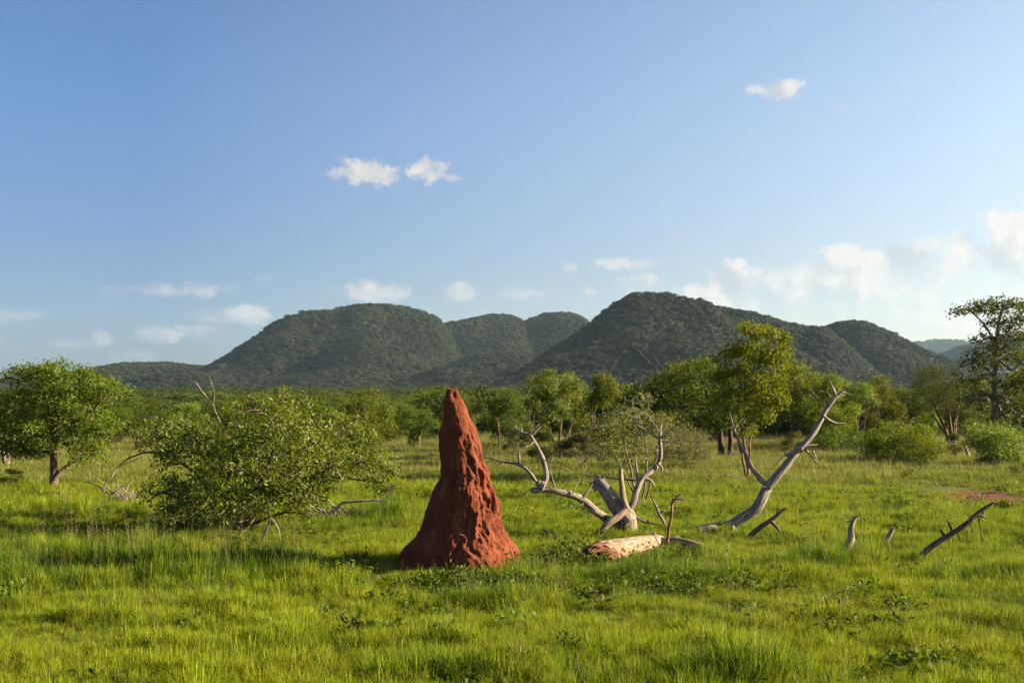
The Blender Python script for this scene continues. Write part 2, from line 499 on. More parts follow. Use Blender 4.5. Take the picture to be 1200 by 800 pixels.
hR = build_hill(500, 1330, 860, 1700,
                [(757, 344, 1200, 150, 170, 240, .85), (700, 385, 1150, 110, 90, 200, .95), (850, 360, 1260, 120, 140, 230, .9), (925, 382, 1240, 100, 100, 220, .9), (1000, 376, 1330, 90, 140, 240, .85),
                 (660, 412, 1090, 80, 80, 130, 1.0), (790, 398, 1050, 90, 90, 120, 1.0), (900, 410, 1060, 90, 100, 130, 1.0), (1090, 420, 1300, 90, 140, 200, .9), (700, 434, 1010, 120, 110, 90, 1.3), (610, 444, 1040, 60, 90, 80, 1.3), (830, 430, 990, 110, 120, 90, 1.3), (960, 433, 1000, 110, 130, 90, 1.3), (1080, 438, 1020, 90, 130, 90, 1.3), (780, 432, 1030, 300, 330, 140, 1.7), (1050, 440, 1080, 220, 260, 150, 1.6)],
                SIL_R, "nearer peaked hill on the right, wooded, with a long shoulder sloping right", 23)
hF = build_hill(1010, 1500, 2300, 3600, [(1200, 394, 2900, 130, 190, 420, .9), (1130, 405, 2800, 90, 120, 350, .9), (1300, 410, 3000, 160, 190, 420, .9)],
                SIL_F, "dark blue hill at the right edge beyond the tall tree", 31, 120, 80, 1.0)
hB = build_hill(900, 1420, 4500, 5800, [(1100, 395, 5100, 160, 200, 520, .9), (1200, 397, 5200, 160, 200, 500, .9)],
                [(a, b + 4) for a, b in SIL_B], "pale blue mountain farthest away in the gap on the right", 37, 100, 60, 0.0)


# ------------------------------------------------------------------ scattering (stuff only)
def scatter(name, pts, rot, scl, idx, protos, label, cat):
    me = bpy.data.meshes.new(name)
    me.vertices.add(len(pts)); me.vertices.foreach_set("co", np.asarray(pts, np.float32).ravel())
    for nm, typ, arr, key in (("rot", "FLOAT_VECTOR", rot, "vector"), ("scl", "FLOAT_VECTOR", scl, "vector"), ("idx", "INT", idx, "value")):
        a = me.attributes.new(nm, typ, "POINT")
        a.data.foreach_set(key, np.asarray(arr, np.int32 if typ == "INT" else np.float32).ravel())
    me.update()
    o = bpy.data.objects.new(name, me); COL.objects.link(o)
    pc = bpy.data.collections.new(name + "_kinds")
    for p in protos: pc.objects.link(p)
    ng = bpy.data.node_groups.new(name + "_scatter", "GeometryNodeTree")
    ng.interface.new_socket("Geometry", in_out="INPUT", socket_type="NodeSocketGeometry")
    ng.interface.new_socket("Geometry", in_out="OUTPUT", socket_type="NodeSocketGeometry")
    gi = ng.nodes.new("NodeGroupInput"); go = ng.nodes.new("NodeGroupOutput")
    ci = ng.nodes.new("GeometryNodeCollectionInfo")
    ci.inputs["Collection"].default_value = pc
    ci.inputs["Separate Children"].default_value = True
    ci.inputs["Reset Children"].default_value = True
    ip = ng.nodes.new("GeometryNodeInstanceOnPoints")
    ip.inputs["Pick Instance"].default_value = True

    def attr(nm, dt):
        a = ng.nodes.new("GeometryNodeInputNamedAttribute"); a.data_type = dt
        a.inputs["Name"].default_value = nm
        return a.outputs["Attribute"]
    ng.links.new(gi.outputs[0], ip.inputs["Points"])
    ng.links.new(ci.outputs[0], ip.inputs["Instance"])
    ng.links.new(attr("idx", "INT"), ip.inputs["Instance Index"])
    ng.links.new(attr("rot", "FLOAT_VECTOR"), ip.inputs["Rotation"])
    ng.links.new(attr("scl", "FLOAT_VECTOR"), ip.inputs["Scale"])
    ng.links.new(ip.outputs[0], go.inputs[0])
    md = o.modifiers.new("scatter", "NODES"); md.node_group = ng
    tag(o, label, cat, kind="stuff")
    return o


# ------------------------------------------------------------------ foliage
def unit(rng, n):
    v = rng.normal(size=(n, 3)); return v / (np.linalg.norm(v, axis=1)[:, None] + 1e-9)


def leaves(mb, pos, size, rng, aspect=0.5, up=0.35, mi=0, droop=0.0, outward=None, ow=0.0):
    n = len(pos)
    d = unit(rng, n); d[:, 2] -= droop
    nr = unit(rng, n); nr[:, 2] += up * np.sign(nr[:, 2] + 0.3)
    if outward is not None:                               # leaves face away from the middle of their clump
        nr = nr * (1 - ow) + outward / (np.linalg.norm(outward, axis=1)[:, None] + 1e-9) * ow
        nr /= np.linalg.norm(nr, axis=1)[:, None] + 1e-9
        d = d - nr * np.sum(d * nr, 1)[:, None] * ow
    d /= np.linalg.norm(d, axis=1)[:, None]
    s = np.cross(d, nr); s /= np.linalg.norm(s, axis=1)[:, None] + 1e-9
    nr = np.cross(s, d)
    L = (size * rng.uniform(0.65, 1.35, n))[:, None]
    W = L * aspect * 0.5
    base = pos
    mid = pos + d * L * 0.5
    V = np.stack([base, mid + s * W + nr * L * 0.10, pos + d * L, mid - s * W + nr * L * 0.10], 1).reshape(-1, 3)
    i = np.arange(n)[:, None] * 4
    mb.add(V, i + np.arange(4)[None], None, mi)


def lobe_points(rng, lobes, n, shell=0.5, gap=0.5, gapscale=1.6, seed=0):
    C = np.array([l[0] for l in lobes]); Rr = np.array([l[1] for l in lobes])
    w = np.array([l[2] for l in lobes]) * np.prod(Rr, 1) ** (2 / 3)
    w = w / w.sum()
    k = rng.choice(len(lobes), size=n * 2, p=w)
    u = unit(rng, n * 2)
    rad = shell + (1 - shell) * rng.uniform(0, 1, n * 2) ** 0.6
    p = C[k] + u * Rr[k] * rad[:, None]
    s = gapscale
    keep = fbm(p[:, 0] * s, p[:, 1] * s, p[:, 2] * s, seed=seed, oct=2) > (0.5 - 0.30 * (1 - gap))
    p = p[keep]; k = k[keep]
    return p[:n], k[:n]


def crown_mesh(rng, lobes, ntwig, per, leaf, spread, seed=0, gap=0.5, gapscale=1.6, shell=0.45, aspect=0.5, flat=0.6, ow=0.6):
    mb = MB()
    tw, k = lobe_points(rng, lobes, ntwig, shell, gap, gapscale, seed)
    off = rng.normal(size=(len(tw), per, 3)) * spread
    off[..., 2] *= flat
    pos = (tw[:, None, :] + off).reshape(-1, 3)
    C = np.array([l[0] for l in lobes])[k]
    out = np.repeat(tw - C, per, 0)
    leaves(mb, pos, leaf, rng, aspect, outward=out, ow=ow)
    return mb, tw, k


def twigs(mb, rng, starts, ends, r0, r1, sides=4, sag=0.15):
    for a, b in zip(starts, ends):
        L = np.linalg.norm(b - a)
        m1 = a + (b - a) * 0.35 + rng.normal(size=3) * L * sag * 0.5 + np.array([0, 0, L * 0.06])
        m2 = a + (b - a) * 0.7 + rng.normal(size=3) * L * sag * 0.5
        tube(mb, [a, m1, m2, b], [r0, r0 * 0.75 + r1 * 0.25, (r0 + r1) / 2, r1], sides, cap=False, step=L / 5)


def closest_on(stems, p, frac=(0.35, 1.0)):
    best, bd, br = None, 1e9, 0
    for pts, rad in stems:
        c, r = catmull(pts, rad, 0.12)
        n = len(c); lo = int(n * frac[0])
        for i in range(lo, n):
            q = p - c[i]
            d = np.linalg.norm(q) + max(0, c[i][2] - p[2]) * 1.5      # prefer joining from below
            if d < bd: bd, best, br = d, c[i], r[i]
    return best, br


def hero_tree(name, base, lobes2d, stems2d, label, cat, leafmat, barkmat, nt_, per, leaf, spread, seed, d=None, thick=0.5,
              gap=0.5, layers=3, group=None, sub=5, dead2d=(), gapscale=1.4, shell=0.4, flat=0.7, branches=True, depth_sq=1.0, sway=0.3):
    """lobes2d: (x, y, rx, ry[, density]) as read off the photograph; each clump gets partners in front and behind so the crown is as deep as wide"""
    rng = np.random.default_rng(seed)
    base = np.asarray(base, float)
    d = base[1] if d is None else d
    k = d / FPX
    xs = [l[0] for l in lobes2d]; x0 = (min(xs) + max(xs)) / 2
    W = max((max(xs) - min(xs)) / 2 + np.mean([l[2] for l in lobes2d]), 5)
    lobes = []
    for l in lobes2d:
        c = P(l[0], l[1], d); rx, ry = l[2] * k, l[3] * k
        den = l[4] if len(l) > 4 else 1.0
        half = W * k * math.sqrt(max(0.08, 1 - ((l[0] - x0) / W) ** 2)) * depth_sq
        for j in range(layers):
            f = 0 if layers == 1 else (j / (layers - 1) * 2 - 1)
            cc = c + np.array([rng.normal() * rx * 0.25 * abs(f), f * half * 0.75 + rng.normal() * 0.1 * half, rng.normal() * ry * 0.2 * abs(f) - abs(f) * ry * 0.3])
            s = 1 - 0.2 * abs(f)
            lobes.append((cc - base, np.array([rx * s, max(rx, ry, half / max(layers, 1) * 0.8) * 0.9, ry * s]), den))
    mbc, tw, kk = crown_mesh(rng, lobes, nt_, per, leaf, spread, seed, gap, gapscale, shell, flat=flat)
    root = thing(name, base, label, cat, group)
    tr = MB()
    stems = []
    for s in stems2d:
        dz = rng.normal() * sway
        pts = [P(a[0], a[1], d) + np.array([0, dz * i / max(1, len(s) - 1) + rng.normal() * 0.03 * i, 0]) - base for i, a in enumerate(s)]
        rad = [a[2] * k for a in s]
        stems.append((np.array(pts), np.array(rad)))
        tube(tr, pts, rad, 9, seed + len(stems), lump=0.18, step=max(0.05, rad[0] * 0.9), wob=0.03)
    if branches:
        for li, (c, r, den) in enumerate(lobes):
            a, br = closest_on(stems, c)
            rb = max(0.008, min(br * 0.55, 0.05 * thick * 2))
            twigs(tr, rng, [a], [c], rb, rb * 0.45, 5)
            ii = np.where(kk == li)[0]
            if len(ii):
                ii = rng.choice(ii, min(sub, len(ii)), replace=False)
                twigs(tr, rng, [c + (tw[i] - c) * 0.03 for i in ii], [tw[i] for i in ii], rb * 0.5, 0.004, 4)
    tr.build("trunk", M[barkmat], root)
    mbc.build("crown", M[leafmat], root, smooth=False)
    for s in dead2d:
        dm = MB()
        pts = [P(a[0], a[1], d - 0.4) - base for a in s]
        tube(dm, pts, [a[2] * k for a in s], 6, seed + 77, lump=0.2, wob=0.03)
        dm.build("dead_branch", M["dead"], root)
    return root


def z2(scale, ox, oy, L):
    """coordinates noted on an enlarged view of the photograph, back to photograph pixels"""
    return [(ox + a[0] / scale, oy + a[1] / scale) + tuple(v / scale for v in a[2:4]) + tuple(a[4:]) for a in L]


def z2s(scale, ox, oy, L):
    return [(ox + a[0] / scale, oy + a[1] / scale, a[2] / scale) for a in L]


# ------------------------------------------------------------------ generic tree kinds (for repeats)
def generic_tree_parts(kind, seed, H=4.0):
    """returns crown MB, trunk MB for a tree of height about H standing on the origin"""
    rng = np.random.default_rng(seed)
    tr = MB(); lobes = []; stems = []
    if kind == "round":
        n, W, z0, z1 = 21, 0.47 * H, 0.17 * H, 0.88 * H
        ns = rng.integers(2, 5)
    elif kind == "vase":
        n, W, z0, z1 = 16, 0.46 * H, 0.5 * H, 0.92 * H
        ns = 5
    elif kind == "tall":
        n, W, z0, z1 = 18, 0.30 * H, 0.28 * H, 0.93 * H
        ns = 2
    else:  # shrub
        n, W, z0, z1 = 15, 0.62 * H, 0.22 * H, 0.85 * H
        ns = 6
    for i in range(ns):
        a = rng.uniform(0, 6.28)
        sp = {"round": 0.18, "vase": 0.36, "tall": 0.10, "shrub": 0.42}[kind] * H
        top = np.array([math.cos(a) * sp * rng.uniform(.5, 1), math.sin(a) * sp * rng.uniform(.5, 1), rng.uniform(0.62, 0.82) * H])
        b = np.array([rng.normal() * 0.02 * H, rng.normal() * 0.02 * H, -0.05])
        pts = [b, b + (top - b) * 0.3 * np.array([0.6, 0.6, 1]) + rng.normal(size=3) * 0.02 * H, b + (top - b) * 0.65 + rng.normal(size=3) * 0.03 * H, top]
        r = H * (0.026 if ns < 3 else 0.013)
        rad = [r * 1.25, r, r * 0.7, r * 0.3]
        stems.append((np.array(pts), np.array(rad)))
        tube(tr, pts, rad, 7, seed + i, lump=0.2)
    for i in range(n):
        a = rng.uniform(0, 6.28); q = math.sqrt(rng.uniform(0, 1))
        t = rng.uniform(0, 1)
        shape = {"round": math.sin(math.pi * (0.18 + 0.72 * t)), "vase": 0.45 + 0.55 * t, "tall": math.sin(math.pi * (0.2 + 0.65 * t)), "shrub": math.cos(t * 1.25)}[kind]
        c = np.array([math.cos(a) * q * W * shape, math.sin(a) * q * W * shape, z0 + (z1 - z0) * t])
        s = rng.uniform(0.08, 0.18) * H
        lobes.append((c, np.array([s * 1.15, s * 1.15, s * (0.55 if kind == "vase" else 0.75)]), rng.uniform(0.5, 1.2)))
    mbc, tw, kk = crown_mesh(rng, lobes, 620, 14, 0.031 * H, 0.038 * H, seed, 0.35, 5.0 / H, 0.3)
    for li, (c, r, den) in enumerate(lobes):
        a, br = closest_on(stems, c, (0.3, 1.0))
        twigs(tr, rng, [a], [c], br * 0.5, 0.003 * H, 4)
    return mbc, tr


# crowns for the woodland that reads as one mass
def far_proto(name, seed, n, leaf, matname, trunk=False, nl=9, ow=0.55, lo=0.30, rad=0.33, size=(0.14, 0.24)):
    rng = np.random.default_rng(seed)
    lobes = []
    for i in range(nl):
        a = rng.uniform(0, 6.28); q = math.sqrt(rng.uniform()) * rad
        z = lo + (0.80 - lo) * (i + rng.uniform()) / nl
        s = rng.uniform(*size) * (1.15 - 0.5 * (z - lo))
        lobes.append((np.array([math.cos(a) * q, math.sin(a) * q, z]), np.array([s, s, s * 0.8]), 1.0))
    mb, tw, k = crown_mesh(rng, lobes, n // 6, 6, leaf, 0.04, seed, 0.5, 4.0, 0.72, ow=ow)
    mats = [M[matname]]
    if trunk:
        for i in range(2):
            tube(mb, [(rng.normal() * .02, rng.normal() * .02, -0.05), (rng.normal() * .05, rng.normal() * .05, .3), (rng.normal() * .15, rng.normal() * .15, .7)], [.022, .018, .008], 5, seed, mi=1)
        mats.append(M["bark"])
    return mb.build(name, mats, smooth=False, link=False)


def build_woodland():
    rng = np.random.default_rng(77)
    near = [far_proto("woodland_tree.%03d" % i, 300 + i, 2600, 0.05, ["leaf_dark", "leaf_fresh", "leaf_mid", "leaf_mid", "leaf_dark", "leaf_olive"][i], True) for i in range(6)]
    far = [far_proto("hill_bush.%03d" % i, 400 + i, 620, 0.13, "leaf_far", False, 4, 0.85, 0.38, 0.2, (0.24, 0.34)) for i in range(5)]
    # --- woodland on the plain
    mid = [far_proto("woodland_tree.%03d" % (6 + i), 330 + i, 1300, 0.08, "leaf_mid", True, 6, 0.75, 0.34, 0.27, (0.18, 0.28)) for i in range(5)]
    blend = [far_proto("woodland_tree.%03d" % (11 + i), 360 + i, 800, 0.11, "leaf_far", True, 5, 0.8, 0.36, 0.22, (0.20, 0.30)) for i in range(5)]
    R_, X_ = [], []
    for r0, r1, n in ((80, 130, 1500), (130, 260, 4600), (260, 1500, 36000)):
        r = np.sqrt(rng.uniform(r0 ** 2, r1 ** 2, n)) if r1 < 300 else r0 + (r1 - r0) * rng.uniform(0, 1, n) ** 0.8
        R_.append(r); X_.append((rng.uniform(-280, 1480, n) - CX) / FPX * r)
    r = np.concatenate(R_); x = np.concatenate(X_); y = r
    dens = fbm(x * 0.012, y * 0.012, seed=55, oct=3)
    gap = fbm(x * 0.05, y * 0.05, seed=57, oct=2)
    keep = rng.uniform(0, 1, len(r)) < np.where(r < 260, np.where(gap > 0.47, 1.0, 0.35) * (0.30 + 0.70 * sstep(80, 118, r)), np.where(dens > 0.38, 1.0, 0.5)) * (1 - earth_mask(x, y))
    x, y, r = x[keep], y[keep], r[keep]
    m = len(x)
    hgt = rng.uniform(2.2, 4.8, m) * (0.75 + 0.5 * fbm(x * .02, y * .02, seed=8, oct=2)) * np.where(r < 150, np.where(x / r < -0.06, 0.62, 0.90), np.where(x / r < -0.06, 0.85, 1.0))
    wid = hgt * rng.uniform(1.05, 1.55, m)
    z = gz(x, y) - 0.08 * hgt
    kinds = np.where(rng.uniform(0, 1, m) < sstep(150, 420, r), rng.integers(6, 11, m), rng.integers(0, 6, m))
    kinds = np.where(rng.uniform(0, 1, m) < sstep(380, 1150, r), rng.integers(11, 16, m), kinds)
    scatter("woodland", np.stack([x, y, z], 1), np.stack([0 * x, 0 * x, rng.uniform(0, 6.28, m)], 1), np.stack([wid, wid, hgt], 1),
            kinds, near + mid + blend, "distant bushy woodland covering the plain up to the foot of the hills", "woodland")
    # --- scrub forest on the hills
    pts, rot, scl, idx = [], [], [], []
    for (X, Y, Z, g), dens, hmin, hmax in ((hL, 1 / 9.0, 3.4, 8.0), (hR, 1 / 6.0, 2.2, 6.0), (hF, 1 / 45.0, 5.0, 9.0), (hB, 1 / 260.0, 12, 20)):
        A = np.stack([X[:-1, :-1], Y[:-1, :-1], Z[:-1, :-1]], -1); B = np.stack([X[:-1, 1:], Y[:-1, 1:], Z[:-1, 1:]], -1)
        C = np.stack([X[1:, 1:], Y[1:, 1:], Z[1:, 1:]], -1); D = np.stack([X[1:, :-1], Y[1:, :-1], Z[1:, :-1]], -1)
        up = (Z[:-1, :-1] > g[:-1, :-1] - 0.5)
        area = np.linalg.norm(np.cross(B - A, D - A), axis=-1) * up
        nn = int(min(area.sum() * dens, 110000))
        pr = (area / area.sum()).ravel()
        f = rng.choice(len(pr), nn, p=pr)
        u = rng.uniform(0, 1, (nn, 1)); v = rng.uniform(0, 1, (nn, 1))
        q = lambda a: a.reshape(-1, 3)[f]
        p = q(A) * (1 - u) * (1 - v) + q(B) * u * (1 - v) + q(C) * u * v + q(D) * (1 - u) * v
        clump = fbm(p[:, 0] * 0.012, p[:, 1] * 0.012, seed=66, oct=3)
        kp = rng.uniform(0, 1, nn) < 0.66 + 1.6 * (clump - 0.40)
        p = p[kp]; m = len(p)
        h = (hmin + (hmax - hmin) * rng.uniform(0, 1, m) ** 1.6) * (0.7 + 0.6 * clump[kp])
        w = h * rng.uniform(1.1, 1.7, m)
        p[:, 2] -= h * 0.12
        pts.append(p); rot.append(np.stack([np.zeros(m), np.zeros(m), rng.uniform(0, 6.28, m)], 1)); scl.append(np.stack([w, w, h], 1)); idx.append(rng.integers(0, 5, m))
    scatter("hill_forest", np.vstack(pts), np.vstack(rot), np.vstack(scl), np.concatenate(idx), far, "dense low bush forest covering all the hillsides", "forest")


# ------------------------------------------------------------------ grass
TALL = [(G(px, py)[:2], sx, sy, h) for px, py, sx, sy, h in [
    (110, 672, 1.4, .9, .26), (250, 676, 1.3, .8, .28), (40, 690, 1.0, .6, .20), (330, 668, .9, .5, .14), (170, 645, 1.0, .8, .10), (640, 672, .5, .5, .14), (700, 682, .9, .5, .08), (790, 682, 1.0, .5, .16),
    (960, 668, .8, .5, .22), (1010, 662, .5, .5, .18), (1165, 680, .9, .4, .18), (1180, 708, .8, .3, .18), (570, 712, .8, .4, .12), (20, 655, .6, .5, .20), (440, 610, 1.2, 1.5, .16), (530, 800, .8, .3, .10), (860, 800, .6, .3, .12), (90, 600, 1.5, 2, .1)]]
LOW = [(G(px, py)[:2], sx, sy) for px, py, sx, sy in [(276, 628, 1.5, 1.0), (400, 612, .9, .9), (330, 640, 1.0, .8), (148, 592, .6, .8), (715, 672, .65, .5), (745, 664, .6, .6), (780, 660, .6, .6), (830, 664, .5, .5), (820, 640, .6, .7), (735, 640, .5, .6), (540, 668, 1.0, .4), (990, 660, .3, .3), (1075, 668, .4, .4), (1170, 592, 2.4, 1.4), (1110, 574, 2.0, 1.2)]]
HERB = [(G(px, py)[:2], sx, sy) for px, py, sx, sy in [(500, 692, .9, .5), (560, 686, .6, .4), (660, 660, .5, .5), (820, 692, .9, .4), (640, 700, .8, .4)]]
MOUND_B = G(538, 657)


def patch(x, y, L):
    s = np.zeros_like(x)
    for t in L:
        c, sx, sy = t[0], t[1], t[2]
        w = t[3] if len(t) > 3 else 1.0
        s = np.maximum(s, w * np.exp(-(((x - c[0]) / sx) ** 2 + ((y - c[1]) / sy) ** 2)))
    return s


def tuft_mb(seed, nb, rad, w, lean, seeds=0, hvar=(0.55, 1.0)):
    rng = np.random.default_rng(seed)
    mb = MB()
    for i in range(nb + seeds):
        isd = i >= nb
        a = rng.uniform(0, 6.28); q = math.sqrt(rng.uniform()) * rad
        b = np.array([math.cos(a) * q, math.sin(a) * q, -0.02])
        L = rng.uniform(*hvar) if not isd else rng.uniform(1.25, 1.8)
        da = a + rng.normal() * 0.9
        ln = abs(rng.normal()) * lean * (0.35 if isd else 1.0) + 0.05
        side = np.array([-math.sin(da + 0.6), math.cos(da + 0.6), 0])
        ww = w * rng.uniform(0.6, 1.3) * (0.35 if isd else 1.0)
        ts = [0, 0.4, 0.75, 1.0]
        cs = [b + np.array([math.cos(da), math.sin(da), 0]) * ln * L * t * t + np.array([0, 0, L * (t - 0.22 * ln * t * t)]) for t in ts]
        V = []
        for t, c in zip(ts[:-1], cs[:-1]):
            k = ww * (1 - 0.55 * t) * 0.5
            V += [c - side * k, c + side * k]
        V.append(cs[-1])
        mb.add(V, [[0, 1, 3, 2], [2, 3, 5, 4]], None, 1 if isd else 0)
        mb.add([V[4], V[5], V[6]], [[0, 1, 2]], None, 1 if isd else 0)
        if isd:                                           # loose open seed head
            m = 10
            t = rng.uniform(0.0, 1.0, m)
            p = cs[2] + (cs[3] - cs[2]) * t[:, None] + rng.normal(size=(m, 3)) * 0.03
            leaves(mb, p, 0.06, rng, 0.22, mi=1)
    return mb


def build_grass():
    rng = np.random.default_rng(5)
    protos = []
    for i in range(8):
        sd = 0 if i < 5 else 2
        protos.append(tuft_mb(900 + i, 32, 0.30, 0.022 if i % 2 else 0.030, 0.55 + 0.08 * i, sd).build("grass_tuft.%03d" % i, [M["grass"], M["seed"]], smooth=False, link=False))
    for i in range(4):                                    # lush tall tufts, their deep green doubling as painted shade
        protos.append(tuft_mb(930 + i, 34, 0.34, 0.026, 0.40 + 0.06 * i, 0 if i < 3 else 2).build("grass_tuft.%03d" % (11 + i), [M["grass_deep_shade"], M["seed"]], smooth=False, link=False))
    for i in range(3):                                    # wider sward tufts for the farther grass
        protos.append(tuft_mb(950 + i, 46, 0.9, 0.05, 0.6, 3).build("grass_tuft.%03d" % (8 + i), [M["grass_dry"], M["seed"]], smooth=False, link=False))
    P_, S_, I_ = [], [], []
    for (r0, r1, den, big, hm) in ((6.5, 15, 150, 0, 1.0), (15, 26, 90, 0, 1.0), (26, 36, 40, 0, 1.12), (36, 80, 11, 1, 1.05), (80, 170, 3.0, 1, 1.2)):
        aw = 0.62                                          # half-width of the strip per metre of distance
        area = aw * (r1 ** 2 - r0 ** 2) + 9.0 * (r1 - r0)
        n = int(area * den)
        r = np.sqrt(rng.uniform(r0 ** 2, r1 ** 2, n))
        x = rng.uniform(-1, 1, n) * (aw * r + 4.5); y = r
        e = earth_mask(x, y)
        trk = np.zeros(n)
        for a, b in zip(TRACK[:-1], TRACK[1:]):
            ab = b[:2] - a[:2]; t = np.clip(((x - a[0]) * ab[0] + (y - a[1]) * ab[1]) / (ab @ ab), 0, 1)
            dd = np.hypot(x - a[0] - ab[0] * t, y - a[1] - ab[1] * t)
            trk = np.maximum(trk, 1 - sstep(0.3, 1.0, dd))
        hb = fbm(x * 0.55, y * 0.55, seed=41, oct=3)
        clump = fbm(x * 2.3, y * 2.3, seed=43, oct=2)
        keep = (rng.uniform(0, 1, n) > e * 0.88) & (rng.uniform(0, 1, n) > trk * 0.45) & (np.hypot((x - MOUND_B[0]) / 0.80, (y - MOUND_B[1] - .1) / 0.62) > 1) & (rng.uniform(0, 1, n) < 0.35 + 1.3 * clump)
        x, y, hb, clump, trk, r, e = x[keep], y[keep], hb[keep], clump[keep], trk[keep], r[keep], e[keep]
        herb = patch(x, y, HERB)
        h = (0.075 + 0.24 * np.clip(hb - 0.22, 0, 1) + 0.40 * np.clip(clump - 0.5, 0, 1)) * hm * (1 - 0.75 * patch(x, y, LOW)) * (1 - 0.55 * trk) * (1 - 0.45 * herb) * (1 - 0.5 * e)
        h = h + 1.35 * patch(x, y, TALL) * rng.uniform(0.6, 1.1, len(x)) * (0.4 + 1.2 * clump)
        h = h * rng.uniform(0.7, 1.3, len(x))
        if big:
            w = h * rng.uniform(0.9, 1.3, len(x))
            sw = np.maximum(w, 0.30 + 0.003 * r)
            ii = rng.integers(8, 11, len(x))
        else:
            sw = np.clip(h * rng.uniform(0.8, 1.2, len(x)), 0.16, 0.34)
            ii = rng.integers(0, 5, len(x))
            ii = np.where(rng.uniform(0, 1, len(x)) < 0.03 + 0.12 * (vnoise(x * .4, y * .4, seed=12) > .6), rng.integers(5, 8, len(x)), ii)
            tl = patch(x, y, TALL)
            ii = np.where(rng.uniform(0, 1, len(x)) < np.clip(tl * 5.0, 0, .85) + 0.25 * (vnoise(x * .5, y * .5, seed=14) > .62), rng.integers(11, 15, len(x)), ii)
        P_.append(np.stack([x, y, gz(x, y)], 1)); S_.append(np.stack([sw, sw, h], 1)); I_.append(ii)
    p = np.vstack(P_); n = len(p)
    rot = np.stack([rng.normal(size=n) * 0.08, rng.normal(size=n) * 0.08, rng.uniform(0, 6.28, n)], 1)
    scatter("grass", p, rot, np.vstack(S_), np.concatenate(I_), protos, "fresh green savanna grass covering the foreground and the clearing", "grass")
    # low broad-leaved herbs in the sward
    hp = []
    for i in range(4):
        q = np.random.default_rng(700 + i); mb = MB()
        t = q.normal(size=(46, 3)) * np.array([.42, .42, .22]) + np.array([0, 0, .45]); t[:, 2] = np.abs(t[:, 2])
        leaves(mb, t, 0.30, q, 0.62, 0.9)
        for j in range(7):
            e = t[q.integers(0, 46)]
            tube(mb, [(0, 0, -.05), tuple(e * .5 + np.array([0, 0, .08])), tuple(e)], [.012, .010, .006], 4, j, cap=False)
        hp.append(mb.build("herb_plant.%03d" % i, M["herb"], smooth=False, link=False))
    n = 26000
    r = np.sqrt(rng.uniform(6.5 ** 2, 34 ** 2, n)); x = rng.uniform(-.6, .6, n) * r; y = r
    keep = rng.uniform(0, 1, n) < np.clip(patch(x, y, HERB) * 1.0 + 0.13 * (fbm(x * .8, y * .8, seed=19, oct=2) > .62) + 0.015, 0, 1) * (1 - earth_mask(x, y)) * (np.hypot((x - MOUND_B[0]) / 0.85, (y - MOUND_B[1] - .1) / 0.7) > 1)
    x, y = x[keep], y[keep]; s = rng.uniform(.12, .30, len(x))
    scatter("low_herbs", np.stack([x, y, gz(x, y)], 1), np.stack([0 * x, 0 * x, rng.uniform(0, 6.28, len(x))], 1), np.stack([s, s, s * rng.uniform(.6, 1.1, len(x))], 1), rng.integers(0, 4, len(x)),
            hp, "low broad leaved herbs growing among the grass around the mound and the logs", "herbs")


